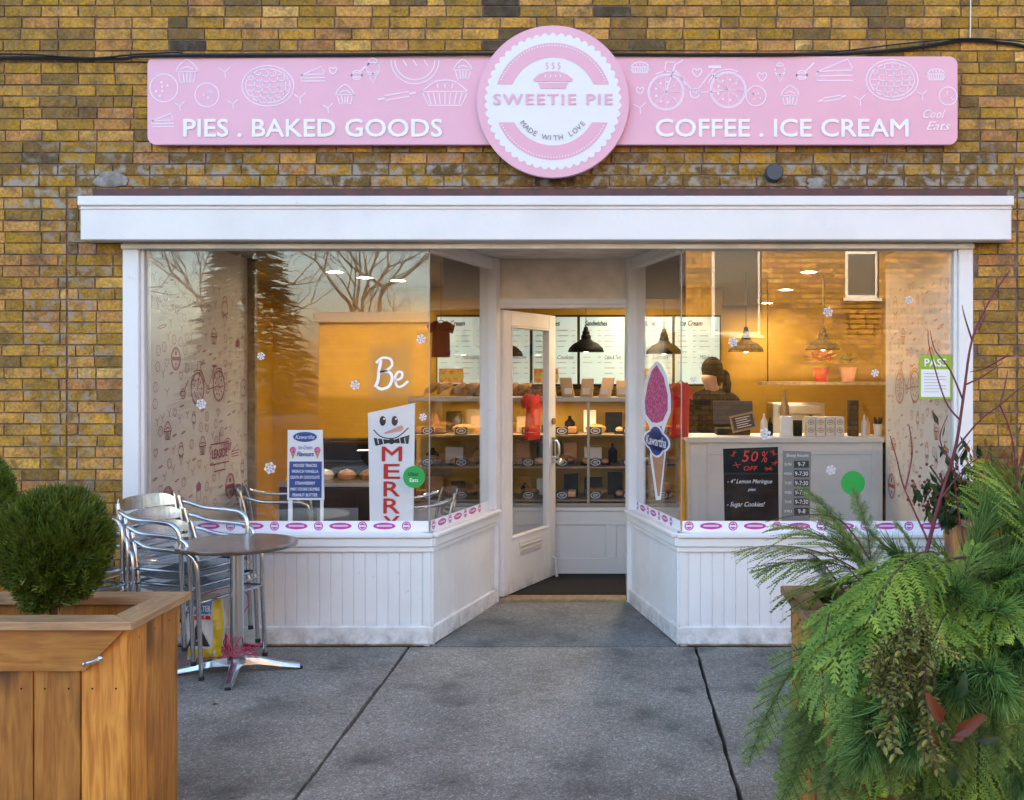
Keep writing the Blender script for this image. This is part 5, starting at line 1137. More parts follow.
def chair_proto():
    t = thing('cafe_chair', 'x', 'chair', (0,0,0), 'stacked aluminium cafe chairs'); r = .0125; A = M['alu']
    for s in (-1, 1):    # chair faces +x, width along y
        y = s*.25
        b = MB(); b.tube(smooth_path([(.235,y*1.02,0),(.215,y*1.02,.40),(.205,y*1.04,.60),(.165,y*1.06,.655),(.08,y*1.08,.668),(-.10,y*1.06,.675),(-.20,y*.99,.70),(-.235,y*.93,.71)],5), r, 10); lg = b.build('arm_and_front_leg', A, t, smooth=True)
        b = MB(); b.tube([(.235,y*1.02,-.002),(.234,y*1.02,.02)], .015, 10); b.build('rubber_foot', M['rubber'], lg)
        b = MB(); b.tube(smooth_path([(-.27,y*.93,0),(-.21,y*.93,.40),(-.225,y*.92,.60),(-.262,y*.88,.745)],5), r, 10); lg = b.build('rear_leg', A, t, smooth=True)
        b = MB(); b.tube([(-.27,y*.93,-.002),(-.268,y*.93,.02)], .015, 10); b.build('rubber_foot', M['rubber'], lg)
    b = MB(); b.tube([(.213,-.25,.40),(.213,.25,.40)], .009, 8); b.tube([(-.21,-.235,.40),(-.21,.235,.40)], .009, 8); b.tube([(.21,-.235,.405),(-.21,-.23,.405)], .010, 8); b.tube([(.21,.235,.405),(-.21,.23,.405)], .010, 8); b.build('seat_rail', A, t, smooth=True)
    b = MB()
    for i in range(8):
        x0 = -.195+i*.052; f = lambda x: .432+.022*((x/.2)**2)-.006
        n = 8; ys = [(-.235+.47*j/n) for j in range(n+1)]; w_ = .046
        vs = [(x0,y,f(x0)+.012*(abs(y)/.235)**4) for y in ys]+[(x0+w_,y,f(x0+w_)+.012*(abs(y)/.235)**4) for y in ys]
        m = n+1; vs += [(x,y,z-.004) for x,y,z in vs]
        b.add(vs, [(j,j+1,m+j+1,m+j) for j in range(n)]+[(2*m+j,3*m+j,3*m+j+1,2*m+j+1) for j in range(n)]+[(j,2*m+j,2*m+j+1,j+1) for j in range(n)]+[(m+j,m+j+1,3*m+j+1,3*m+j) for j in range(n)]+[(0,m,3*m,2*m),(n,2*m+n,3*m+n,m+n)])
    b.build('slatted_seat', A, t, smooth=True)
    # back: rounded sheet with horizontal slots: rails + slats
    b = MB(); n = 14
    def bp(y, z): return (-.262-.045*(1-(y/.23)**2)+(.74-z)*.12, y, z)
    zb = [.548,.585,.622,.659,.696]
    for i, z0 in enumerate(zb):
        h_ = .020 if i < 4 else .075; wd = .200
        for j in range(n):
            ya, yb_ = -wd+2*wd*j/n, -wd+2*wd*(j+1)/n
            za0 = z0; tp = lambda y: z0+h_ - (0 if i < 4 else .055*(abs(y)/.225)**5)
            P = [bp(ya,z0),bp(yb_,z0),bp(yb_,tp(yb_)),bp(ya,tp(ya))]; b.add(P+[(x-.004,y,z) for x,y,z in P], [(0,1,2,3),(7,6,5,4),(0,4,5,1),(3,2,6,7)])
    for s in (-1, 1):
        P = [bp(s*.200,.545),bp(s*.226,.56),bp(s*.226,.705),bp(s*.200,.768)]; b.add(P+[(x-.004,y,z) for x,y,z in P], [(0,1,2,3),(7,6,5,4),(0,4,5,1),(1,5,6,2),(2,6,7,3)])
    b.build('slotted_back', A, t, smooth=True)
    return t
ch = chair_proto()
pos = [(-2.30,-.36,0,-20,'bottom chair of the cafe chair stack, its seat showing under the table edge'),(-2.345,-.35,.075,-20,'second chair from the bottom of the aluminium stack by the table'),(-2.39,-.34,.150,-21,'top chair of the stack beside the table, slotted back catching the light'),
       (-2.90,-.66,0,-30,'bottom aluminium chair of the stack behind the round bush'),(-2.935,-.645,.075,-30,'middle aluminium chair of the stack behind the round bush'),(-2.97,-.63,.15,-31,'topmost aluminium chair of the stack behind the round bush')]
for i, (x, y, z, a, lb) in enumerate(pos):
    o = ch if i == 0 else copy_tree(ch); o.location = (x, y, z); o.rotation_euler = (0,0,rad(a)); o['label'] = lb
# chair inside behind slanted left glass
o = copy_tree(ch); o.location = (-1.42,1.15,.036); o.rotation_euler = (0,0,rad(200)); o['label'] = 'aluminium chair inside the shop behind the slanted left glass'; o['group'] = 'aluminium chairs inside'
o = copy_tree(ch); o.location = (-2.42,1.42,.036); o.rotation_euler = (0,0,rad(15)); o['label'] = 'aluminium chair added by the mural wall in place of a reflection, only its arms showing'; o['group'] = 'aluminium chairs inside'  # added chair, stands in for the outdoor stack mirrored in the pane
# ice melt bag
bx, by = X(206,-.28), -.28
t = thing('ice_melt_bag', 'white and yellow plastic ice melter bag with black triangle under the chairs', 'bag', (bx,by,0))
b = MB(); nx, nz = 10, 14
def bagp(u, v, s): th = .055*(max(0,1-abs(u)**3)*max(0,1-abs(2*v-1)**4))**.5; return (bx+u*.105*(1-.06*math.sin(v*9)), by+s*th+.008*math.sin(u*7+v*11), v*.37)
vs = [bagp(-1+2*i/nx, j/nz, -1) for j in range(nz+1) for i in range(nx+1)]+[bagp(-1+2*i/nx, j/nz, 1) for j in range(nz+1) for i in range(nx+1)]
m_ = (nx+1)*(nz+1); fs = [(j*(nx+1)+i, j*(nx+1)+i+1, (j+1)*(nx+1)+i+1, (j+1)*(nx+1)+i) for j in range(nz) for i in range(nx)]
b.add(vs, fs+[tuple(m_+q for q in reversed(f)) for f in fs]); b.build('sack', M['bagw'], t, smooth=True)
def bagprint(nm, m, cells, off, tri=None):
    b = MB(); NN = 24 if tri else 6
    for (u0,u1,v0,v1) in cells:
        for i in range(NN):
            for j in range(NN):
                q = lambda a, c: (lambda P: (P[0], P[1]-off, P[2]))(bagp(u0+(u1-u0)*a/NN, v0+(v1-v0)*c/NN, -1)); 
                if tri and not (abs((i+.5)/NN-.5)*2 < 1-(j+.5)/NN): continue
                b.add([q(i,j),q(i+1,j),q(i+1,j+1),q(i,j+1)], [(0,1,2,3)])
    b.build(nm, m, t, fix=False)
bagprint('yellow_print', M['yellow'], [(.55,.97,.05,.93),(-.97,.55,.06,.20)], .002); bagprint('blue_print', M['skyb'], [(-.9,.5,.72,.92)], .002); bagprint('red_print', M['redink'], [(-.5,.45,.64,.70)], .002); bagprint('black_triangle', M['ink'], [(-.85,.45,.24,.6)], .003, True)
text(Plane((bx,by-.062,0),(1,0,0),(0,0,1)), 'ICE MELTER', -.02, .30, h=.030, w=.14, n=.002, m=M['inkw'], parent=t, bold=.02)

# ================================================================== planters
def planter_proto(wd, dp, h, loc, lb, hook=False, soilz=.10):
    """wooden box planter; loc = front left bottom corner of the body"""
    x0, y0, z0 = loc; x1, y1 = x0+wd, y0+dp
    t = thing('wooden_planter', lb, 'planter', (x0+wd/2, y0+dp/2, z0)); rr = random.Random(int(abs(x0*100)))
    ht = h-.03
    for nm, yy0, sgn in (('front_panel', y0, 1), ('back_panel', y1, -1)):
        b = MB(); n = max(4, round(wd/.15)); w_ = wd/n
        b.box(x0+.02, x1-.02, min(yy0+sgn*.022,yy0+sgn*.04), max(yy0+sgn*.022,yy0+sgn*.04), z0+.02, z0+ht, rr.random())
        for i in range(n): b.box(x0+i*w_+.0022, x0+(i+1)*w_-.0022, min(yy0,yy0+sgn*.021), max(yy0,yy0+sgn*.021), z0+.01, z0+ht-.001, rr.random())
        b.build(nm, M['cedarV'], t, bevel=.0025)
        b = MB(); a_, c_2 = x0+.005, x1-.005; o = yy0-sgn*.020; zt, zb = z0+ht-.001, z0+ht-.135
        pts = [(a_,zb+.0),(c_2-.13,zb),(c_2,zt),(a_,zt)] if sgn > 0 else [(a_,zb),(c_2,zb),(c_2,zt),(a_,zt)]
        b.add([(x,o,z) for x,z in pts]+[(x,yy0-sgn*.0005,z) for x,z in pts], [(0,1,2,3),(7,6,5,4)]+[(i,(i+1)%4,4+(i+1)%4,4+i) for i in range(4)], rr.random()); b.build('mitred_rail', M['cedarH'], t, bevel=.002)
    for nm, xx, sgn in (('side_panel', x0, 1), ('side_panel', x1, -1)):
        b = MB(); n = max(3, round(dp/.12)); w_ = (dp-.044)/n
        for i in range(n): b.box(min(xx,xx+sgn*.021), max(xx,xx+sgn*.021), y0+.022+i*w_+.002, y0+.022+(i+1)*w_-.002, z0+.01, z0+ht-.001, rr.random())
        b.build(nm, M['cedarV'], t, bevel=.0025)
    v, cw = .035, .105; zt0, zt1 = z0+h-.029, z0+h
    X0, X1, Y0, Y1_ = x0-v, x1+v, y0-v-.01, y1+v
    for i, pts in enumerate(([(X0,Y0),(X1,Y0),(X1-cw,Y0+cw),(X0+cw,Y0+cw)], [(X0+cw,Y1_-cw),(X1-cw,Y1_-cw),(X1,Y1_),(X0,Y1_)], [(X0,Y0),(X0+cw,Y0+cw),(X0+cw,Y1_-cw),(X0,Y1_)], [(X1,Y0),(X1,Y1_),(X1-cw,Y1_-cw),(X1-cw,Y0+cw)])):
        c = (sum(p[0] for p in pts)/4, sum(p[1] for p in pts)/4); pts = [(c[0]+(p[0]-c[0])*.998, c[1]+(p[1]-c[1])*.998) for p in pts]
        b = MB(); b.prism(pts, zt0, zt1, rr.random()); b.build('cap_board', M['railH'] if i < 2 else M['railY'], t, bevel=.003)
    b = MB(); n = max(4, round(wd/.15)); w_ = wd/n
    for i in range(n):
        for zz_ in (z0+.10, z0+ht-.20):
            for dx in (.25, .75):
                cx = x0+(i+dx)*w_; b.add([(cx+.0035*math.cos(a*1.047), y0-.0012, zz_+.0035*math.sin(a*1.047)) for a in range(6)], [(0,1,2,3,4,5)])
    for i in range(max(3, round(dp/.12))):
        cy = y0+.022+(i+.5)*(dp-.044)/max(3, round(dp/.12)); b.add([(x1+.0012, cy+.0035*math.cos(a*1.047), z0+ht-.05+.0035*math.sin(a*1.047)) for a in range(6)], [(0,1,2,3,4,5)]); b.add([(x0-.0012, cy+.0035*math.cos(a*1.047), z0+ht-.05+.0035*math.sin(a*1.047)) for a in range(6)], [(0,1,2,3,4,5)])
    b.build('screws', M['matte'], t, fix=False)
    b = MB(); b.box(x0+.045,x1-.045,y0+.045,y1-.045,z0+h-.35,z0+h-soilz); b.build('soil', M['soil'], t)
    return t
PLx1 = -1.605
p1 = planter_proto(.78,.40,.80,(PLx1-.78,-2.72,0),'yellow cedar box planter in the left foreground holding the round bush')
b = MB(); hx, hz = (98-VX)/305, CZ-(658-VY)/305; hy = -2.765
b.tube(smooth_path([(hx-.028,hy-.002,hz-.012),(hx-.01,hy-.022,hz-.004),(hx+.012,hy-.024,hz+.002),(hx+.028,hy-.010,hz+.010)],5), .0065, 8); b.ball((hx-.026,hy-.006,hz-.011), .009); b.ball((hx+.026,hy-.010,hz+.009), .010)
t_ = b.build('metal_hook', M['alu'], p1, smooth=True)
p2 = planter_proto(.78,.45,.80,(-3.70,-1.35,0),'cedar box planter far left behind the first one')
p3 = planter_proto(.98,.72,.80,(.665,-2.93,0),'cedar box planter on the right buried under evergreen branches')
p4 = planter_proto(.95,.50,.86,(1.80,-.93,0),'cedar box planter at the right wall behind the evergreens')
# ------- round cedar bushes
def globe_bush(c, r, rz, n, lb, seed):
    rd = random.Random(seed); t = thing('globe_cedar_bush', lb, 'bush', (c[0],c[1],c[2]-rz))
    b = MB()
    b.tube([(c[0],c[1],c[2]-rz-.05),(c[0],c[1],c[2]-rz*.3)], .014, 8); b.build('stem', M['bark'], t)
    b = MB(); 
    for i in range(n):
        u = rd.uniform(-1,1); th = rd.uniform(0, 2*math.pi); q = math.sqrt(1-u*u); d = Vector((q*math.cos(th), q*math.sin(th), u))
        k = (1+.06*d.z*(1-abs(d.z)))+.17*noise.noise(d*2.1+Vector((seed,0,0)))+.13*noise.noise(d*6); 
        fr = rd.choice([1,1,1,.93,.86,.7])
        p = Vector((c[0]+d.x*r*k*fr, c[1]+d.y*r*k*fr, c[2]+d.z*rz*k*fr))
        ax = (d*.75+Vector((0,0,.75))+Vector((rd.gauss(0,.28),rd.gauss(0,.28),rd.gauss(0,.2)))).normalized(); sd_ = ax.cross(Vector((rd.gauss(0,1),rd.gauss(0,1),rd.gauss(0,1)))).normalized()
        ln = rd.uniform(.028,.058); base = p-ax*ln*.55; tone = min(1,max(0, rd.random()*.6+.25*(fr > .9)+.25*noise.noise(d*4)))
        for j in range(5):
            s_ = (-1)**j; f0 = j/5; o = base+ax*ln*f0; tip = o+(ax*.75+sd_*s_*(.75-.1*j)).normalized()*ln*.55 if j < 4 else o+ax*ln*.45; w_ = ax.cross((tip-o).normalized()); wv = (tip-o).cross(ax.cross(sd_)).normalized()*.0034
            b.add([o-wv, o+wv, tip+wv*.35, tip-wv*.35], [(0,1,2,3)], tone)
    b.build('foliage', M['thuja'], t, fix=False)
    return t
bc = (-1.955, -2.525, CZ-(549-VY)/288)
globe_bush(bc, .170, .190, 9500, 'round clipped cedar bush growing in the left foreground planter', 3)
globe_bush((-3.19,-1.12,1.02), .26, .23, 9000, 'round cedar bush at the far left edge in the rear planter', 8)
# ------- evergreen sprays
def quad(b, p, d, s_, ln, w_, tone): b.add([p-s_*w_, p+s_*w_, p+d*ln+s_*w_*.25, p+d*ln-s_*w_*.25], [(0,1,2,3)], tone)
Zu = Vector((0,0,1))
def droop(L_, n, sag, rd=None, wob=0.):
    P = []; p = Vector((0,0,0)); a = rad(12)
    for i in range(n+1):
        P.append(p.copy()); a -= sag/n; p = p + Vector((math.cos(a), (rd.gauss(0,wob) if rd else 0), math.sin(a)))*L_/n
    return P
def frame_at(P, i):
    t = (P[min(i+1,len(P)-1)]-P[max(i-1,0)]).normalized(); s_ = t.cross(Zu).normalized(); return t, s_, s_.cross(t)
def cedar_spray(L_, seed, name):
    rd = random.Random(seed); b = MB(); tw = MB(); P = droop(L_, 22, .9, rd, .05); tw.tube(P, [.0032*(1-i/26) for i in range(len(P))], 5)
    for i in range(3, len(P)):
        t, s_, u = frame_at(P, i)
        for sd_ in (-1, 1):
            l2 = L_*(.42*math.sin(math.pi*min(1,(i+2)/25))+.05)*rd.uniform(.8,1.1); d2 = (t*.78+s_*sd_*.72+u*rd.uniform(-.12,.05)).normalized(); n2 = max(4, int(l2/.011)); q = P[i].copy(); tone = rd.uniform(.0,.8)*(.4+.6*i/len(P))  # tone darkens toward the spray's base, inner shade put into the colour
            for j in range(n2):
                d2 = (d2+Vector((rd.gauss(0,.05),rd.gauss(0,.05),-.045+rd.gauss(0,.05)))+t*.02).normalized(); q2 = q+d2*l2/n2; side = d2.cross(u).normalized()
                quad(b, q, d2, side, l2/n2*1.1, .0028, tone)
                for s3 in (-1, 1):
                    l3 = .022*(1-j/n2*.72)*rd.uniform(.4,1.15); d3 = (d2*.8+side*s3*.75+u*rd.uniform(-.15,.15)).normalized(); quad(b, q2, d3, u.cross(d3).normalized(), l3, .0036, min(1,tone+rd.uniform(0,.3)))
                q = q2
    return b, tw, name
def fir_branch(L_, seed, name, wspread=.30, nl=.021):
    rd = random.Random(seed); b = MB(); tw = MB(); P = droop(L_, 16, .7, rd, .04); tw.tube(P, [.0030*(1-i/20) for i in range(len(P))], 5)
    def needles(A, B_, tone):
        d = (B_-A); l = d.length; d.normalize(); s_ = d.cross(Zu)
        s_ = s_.normalized() if s_.length > .05 else Vector((0,1,0)); u = s_.cross(d); n = max(2, int(l/.0048))
        for k in range(n):
            p = A+d*l*k/n
            for sd_ in (-1, 1):
                for e in (rd.uniform(-.05,.25), rd.uniform(.4,.9)):
                    nd = (s_*sd_*math.cos(e)+u*math.sin(e)+d*rd.uniform(.35,.6)).normalized(); quad(b, p, nd, d, nl*rd.uniform(.75,1.05), .0014, min(1,max(0,tone+rd.uniform(-.25,.3))))
    for i in range(len(P)-1): needles(P[i], P[i+1], .45)
    for i in range(2, len(P)-1):
        t, s_, u = frame_at(P, i)
        for sd_ in (-1, 1):
            if rd.random() < .1: continue
            l2 = L_*wspread*(1-(i/len(P))*.75)*rd.uniform(.7,1.1); d2 = (t*.72+s_*sd_*.8+u*rd.uniform(-.2,.1)).normalized(); q = P[i]; e = q+d2*l2*.5; f = e+(d2+Vector((0,0,-.15))).normalized()*l2*.5; tw.tube([q,e,f], .0010, 4)
            needles(q, e, .3); needles(e, f, .65)
    return b, tw, name
def pine_tuft(L_, seed, name, nl=.11):
    rd = random.Random(seed); b = MB(); tw = MB(); P = droop(L_, 10, -.2, rd, .05); tw.tube(P, .0045, 6)
    for i in range(3, len(P)):
        t, s_, u = frame_at(P, i)
        for k in range(38):
            a = rd.uniform(0, 2*math.pi); op = rd.uniform(.25,.75)*(1 if i < 9 else .6); d = (t*math.cos(op)+(s_*math.cos(a)+u*math.sin(a))*math.sin(op)).normalized(); p = P[i]+t*rd.uniform(-.015,.015); ln = nl*rd.uniform(.75,1.1); sd_ = d.cross(Vector((rd.gauss(0,1),rd.gauss(0,1),rd.gauss(0,1)))).normalized(); to = rd.random()
            m = p+d*ln*.55; d2 = (d+Vector((0,0,-.25))).normalized(); e = m+d2*ln*.45; wd = .0013
            b.add([p-sd_*wd, p+sd_*wd, m+sd_*wd, m-sd_*wd, e+sd_*wd*.3, e-sd_*wd*.3], [(0,1,2,3),(3,2,4,5)], to)
    return b, tw, name
def box_sprig(L_, seed, name, lw=.0085, ll=.019):
    rd = random.Random(seed); b = MB(); tw = MB()
    def leafs(A, B_):
        d = (B_-A); l = d.length; d.normalize(); n = max(2, int(l/.0105))
        for k in range(n):
            p = A+d*l*k/n; a0 = k*1.57
            for a in (a0, a0+math.pi):
                s_ = d.cross(Vector((.3,.2,.9))).normalized(); u = s_.cross(d); o = (s_*math.cos(a)+u*math.sin(a)); nd = (o*.8+d*.65+Vector((rd.gauss(0,.15),rd.gauss(0,.15),rd.gauss(0,.15)))).normalized(); sd_ = nd.cross(d).normalized(); q = ll*rd.uniform(.75,1.15); v = lw*rd.uniform(.8,1.1)*.6; m = nd.cross(sd_)*.002
                b.add([p, p+nd*q*.35+sd_*v+m, p+nd*q*.75+sd_*v*.8+m, p+nd*q, p+nd*q*.75-sd_*v*.8+m, p+nd*q*.35-sd_*v+m], [(0,1,2,3),(0,3,4,5)], rd.random())
    P = droop(L_, 10, .1, rd, .06); tw.tube(P, .003, 5)
    for i in range(len(P)-1): leafs(P[i], P[i+1])
    for i in range(2, len(P)-1):
        t, s_, u = frame_at(P, i)
        for _ in range(2):
            a = rd.uniform(0, 6.28); d = (t*.85+(s_*math.cos(a)+u*math.sin(a))*.5).normalized(); q = P[i]+d*L_*rd.uniform(.15,.32); tw.tube([P[i], q], .0015, 4); leafs(P[i], q)
    return b, tw, name
ev = thing('evergreen_arrangement', 'large winter arrangement of mixed evergreen branches spilling over right planter', 'plant arrangement', (1.15,-2.57,.72))
protos = {}
def mk(kind, gen, m, L_, n):
    out = []
    for i in range(n):
        b, tw, nm = gen(L_, 100+17*i+len(kind), kind)
        o = b.build(kind, m, None, fix=False); o2 = tw.build('twig', M['bark'], None, smooth=True); o2.parent = o; out.append(o)
    protos[kind] = [out, L_, [False]*n]
mk('cedar_spray', cedar_spray, M['cedar'], .42, 3); mk('fir_branch', fir_branch, M['fir'], .40, 3); mk('pine_branch', pine_tuft, M['pine'], .26, 3); mk('boxwood_sprig', box_sprig, M['box'], .26, 3)
ERD = random.Random(31)
def place(kind, base, tip, roll=0., parent=ev, gap=None):
    out, L_, used = protos[kind]; i = ERD.randrange(len(out)); src = out[i]
    if used[i]:
        o = copy_tree(src)
    else: o = src; used[i] = True
    o.parent = parent; base = Vector(base); d = Vector(tip)-base; s = d.length/(L_*.96); d.normalize()
    x = d; y = Zu.cross(x)
    y = y.normalized() if y.length > .05 else Vector((0,1,0)); z = x.cross(y)
    rot = Matrix((x, y, z)).transposed().to_4x4() @ Matrix.Rotation(roll, 4, 'X')
    o.matrix_basis = Matrix.Translation(base-parent.location) @ rot @ Matrix.Scale(s, 4)
    return o
def ip(px, py, y): return (X(px,y), y, Z(py,y))
C_ = Vector((1.12,-2.60,.80)); U = ERD.uniform
# fir: skirt hanging over the front and left
for _ in range(36):
    a = U(-2.95,-.35); bx_ = C_ + Vector((.30*math.cos(a)+U(-.1,.1), .22*math.sin(a), U(-.14,.05))); rr_ = U(.38,.62); tip = bx_+Vector((math.cos(a)*rr_, math.sin(a)*rr_*.75, U(-.62,-.08)))
    if tip.x < .47: tip.x = U(.48,.6)
    if tip.z > .42 and tip.x < .72: tip.x = U(.72,.85)
    place('fir_branch', bx_, tip, U(-.5,.5))
for px, py in ((738,745),(772,790),(812,770),(850,790),(905,795),(960,780),(1005,745)):
    y = -3.05+U(-.1,.1); tp = Vector(ip(px,py,y)); place('fir_branch', tp+Vector((.34+U(-.05,.1),.28,.26)), tp, U(-.3,.3))
# cedar: middle, arching left and right
for px, py, y in ((830,590,-2.75),(795,548,-2.5),(815,545,-2.7),(830,640,-2.95),(850,660,-3.0),(868,575,-2.9),(905,560,-2.95),(930,600,-3.05),(880,620,-3.1),(835,610,-3.0),(960,545,-2.7),(1000,560,-2.9),(1030,520,-2.8),(1010,620,-3.0),(985,660,-3.05),(1040,640,-2.9),(835,715,-2.95)):
    tp = Vector(ip(px,py,y)); bs_ = C_+Vector((U(-.08,.12), U(-.15,.05), U(.0,.16))); d = tp-bs_
    if d.length < .25: bs_ = tp-d.normalized()*.3
    place('cedar_spray', bs_, tp, U(-.4,.4))
for px in range(860,1040,14):
    tp = Vector(ip(px+U(-8,8), U(745,800), -3.22)); place('fir_branch' if ERD.random() < .6 else 'cedar_spray', Vector(ip(px+U(-20,20), U(640,680), -3.02)), tp, U(-.5,.5))
for px in range(815,1040,16):
    tp = Vector(ip(px+U(-8,8), U(665,715), -3.12)); place('cedar_spray' if ERD.random() < .65 else 'fir_branch', Vector(ip(px+U(-20,20), U(585,610), -2.85)), tp, U(-.5,.5))
for _ in range(66):
    a = U(-3.2,-.1); bx_ = C_+Vector((U(-.12,.25), U(-.2,.05), U(-.25,.10))); r_ = U(.32,.54); place('cedar_spray', bx_, bx_+Vector((max(math.cos(a)*r_,.74-bx_.x), math.sin(a)*r_*.75, U(-.34,.12))), U(-.6,.6))
for px, py in ((995,470),(1012,455),(1030,450),(1005,500),(985,520),(1035,500),(1020,540),(968,545)):
    tp = Vector(ip(px,py,U(-2.6,-2.4))); place('cedar_spray' if ERD.random() < .7 else 'fir_branch', Vector(ip(px+U(5,30),py+125,-2.6)), tp, U(-2,2))
for px, py in ((842,605),(835,575),(862,600),(845,640),(875,560),(840,690),(868,665),(950,600),(985,620),(1015,590)):
    tp = Vector(ip(px,py,U(-3.15,-2.95))); place('cedar_spray', C_+Vector((U(-.05,.15), U(-.1,.0), U(.08,.2))), tp, U(-.3,.3))
# fine left sprig reaching in front of the window sill
for px, py, y in ((752,520,-2.35),(765,545,-2.4),(790,505,-2.3),(835,500,-2.3),(815,480,-2.2)):
    tp = Vector(ip(px,py,y)); place('cedar_spray' if px != 815 else 'fir_branch', Vector(ip(862+U(-15,25),575,-2.4)), tp, U(-.3,.3))
for px, py in ((862,488),(850,520),(882,525),(910,520),(860,540),(825,555)):
    y = U(-2.5,-2.3); tp = Vector(ip(px,py,y)); place('fir_branch', Vector(ip(px+U(5,35),py+90,y-.05)), tp, U(-.5,.5))
# pine: right and centre
for px, py, y in ((960,620,-3.0),(985,590,-2.9),(1000,650,-3.1),(1015,600,-3.0),(975,700,-3.2),(1010,720,-3.2),(940,660,-3.15),(1005,545,-2.6),(1024,520,-2.5),(1036,490,-2.4),(930,570,-2.8),(1040,680,-3.1),(860,690,-3.15),(835,730,-3.2),(905,770,-3.25),(1000,790,-3.2),(1030,560,-2.8),(880,740,-3.15),):
    tp = Vector(ip(px,py,y)); d = (tp-(C_+Vector((.05,.1,-.05)))).normalized(); place('pine_branch', tp-d*U(.24,.3), tp+d*.03, U(-3,3))
for _ in range(18):
    a = U(-2.0,0.3); bx_ = C_+Vector((U(-.05,.3), U(-.15,.12), U(-.1,.05))); r_ = U(.26,.40); place('pine_branch', bx_, bx_+Vector((math.cos(a)*r_, math.sin(a)*r_*.8, U(-.25,.10))), U(-3,3))
# boxwood: hanging bunch in the middle
for px, py, y in ((905,740,-3.30),(893,700,-3.28),(915,705,-3.32),(900,670,-3.26),(885,650,-3.24),(925,650,-3.25),(935,630,-3.2),(945,660,-3.25),(912,760,-3.30),(880,680,-3.26),(920,620,-3.15),(900,640,-3.2)):
    tp = Vector(ip(px,py,y)); place('boxwood_sprig', Vector(ip(920+U(-10,12),610+U(-10,10),-3.12)) if py > 640 else Vector(ip(px,py+75,y)), tp, U(-3,3))
# dark filling added so gaps between the branches look shaded and closed
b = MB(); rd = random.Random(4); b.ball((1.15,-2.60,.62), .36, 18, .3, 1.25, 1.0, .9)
b.v = [(x+.03*noise.noise(Vector((x,y,z))*9), y+.03*noise.noise(Vector((x,y,z))*9+Vector((5,0,0))), z+.03*noise.noise(Vector((x,y,z))*9+Vector((0,7,0)))) for x,y,z in b.v]; b.build('shade_core', mat('shade_filler', (.012,.022,.008), .95, col2=(.03,.045,.012), scale=30), ev)
# loose magnolia leaves
def mag(c, d, up, ln, under, nm='magnolia_leaf'):
    c = Vector(c); d = Vector(d).normalized(); s_ = d.cross(Vector(up)).normalized(); n = s_.cross(d); b = MB(); m = 8; L_, Rr_, Md = [], [], []
    for i in range(m+1):
        t = i/m; w_ = ln*(.20+.04*math.sin(9*t+ln*60))*math.sin(math.pi*min(1,t*.93+.04))**.8; p = c+d*ln*t+n*(-.25*ln*t*t); Md.append(p); L_.append(p+s_*w_+n*w_*.35); Rr_.append(p-s_*w_+n*w_*.35)
    b.add(Md+L_+Rr_, [(i,i+1,m+2+i,m+1+i) for i in range(m)]+[(i+1,i,2*m+2+i,2*m+3+i) for i in range(m)], rd.random()); o = b.build(nm, M['magund'] if under else M['magtop'], ev, smooth=True, fix=False); return o
for px, py, y, dx, dz, ln, un in ((942,722,-3.37,-.5,1,.11,1),(955,735,-3.38,1,.75,.12,1),(936,748,-3.34,-.3,1,.06,1),(950,740,-3.35,.5,.3,.07,1),(958,700,-3.28,.3,1.2,.10,0),(975,740,-3.28,1.2,.2,.09,0),(930,735,-3.28,-.9,.5,.08,0),(950,765,-3.3,.2,-1,.08,0)):
    mag(ip(px,py,y), (dx,-.25,dz), (0,-1,.3), ln*.78, un)
# red dogwood twigs
def twig(name, pts, r, m, par=ev):
    b = MB(); P = smooth_path([ip(*p) for p in pts], 5); n = len(P); b.tube(P, [r*(1-.75*i/n) for i in range(n)], 6); return b.build(name, m, par, smooth=True)
y_ = -2.45
T = [[(918,610,-2.6),(925,560,-2.6),(940,500,y_),(955,450,y_),(963,400,y_),(972,340,y_),(990,300,y_),(1010,270,y_)],
     [(963,400,y_),(950,370,y_),(935,350,y_),(930,330,y_)],[(955,450,y_),(980,420,y_),(1000,405,y_),(1024,385,y_),(1050,370,y_)],
     [(972,340,y_),(965,318,y_),(962,305,y_)],[(965,385,y_),(985,375,y_),(1003,362,y_)],[(960,420,y_),(945,400,y_),(930,350,y_),(928,330,y_)],
     [(1000,405,y_),(1010,430,y_),(1015,460,y_),(1018,520,y_)],[(930,545,-2.55),(905,490,-2.5),(897,460,-2.5),(890,436,-2.5)],[(905,490,-2.5),(912,455,-2.5),(909,425,-2.5)],
     [(975,600,-2.6),(960,520,-2.5),(955,470,-2.5),(970,440,-2.5)],[(940,500,y_),(955,480,y_),(975,460,y_),(990,458,y_)],[(955,470,-2.5),(940,440,-2.5),(948,415,-2.5)],
     [(1012,560,-2.5),(1017,480,-2.5),(1030,420,-2.5),(1040,330,-2.5)],[(1008,355,y_),(985,368,y_),(970,372,y_)],[(978,330,y_),(985,315,y_),(983,300,y_)],[(1000,405,y_),(1005,385,y_),(1008,370,y_)]]
for i, p in enumerate(T): twig('red_twig', p, .0085 if i == 0 else .0038, M['redtwig'])
# bits of fine conifer sticking out at the left
for p in ([(870,560,-2.5),(840,520,-2.5),(800,515,-2.5),(765,522,-2.5)],[(850,600,-2.7),(820,560,-2.7),(800,550,-2.7)],[(890,620,-2.9),(850,570,-2.9),(820,545,-2.9)]): twig('bare_twig', p, .004, M['bark'])
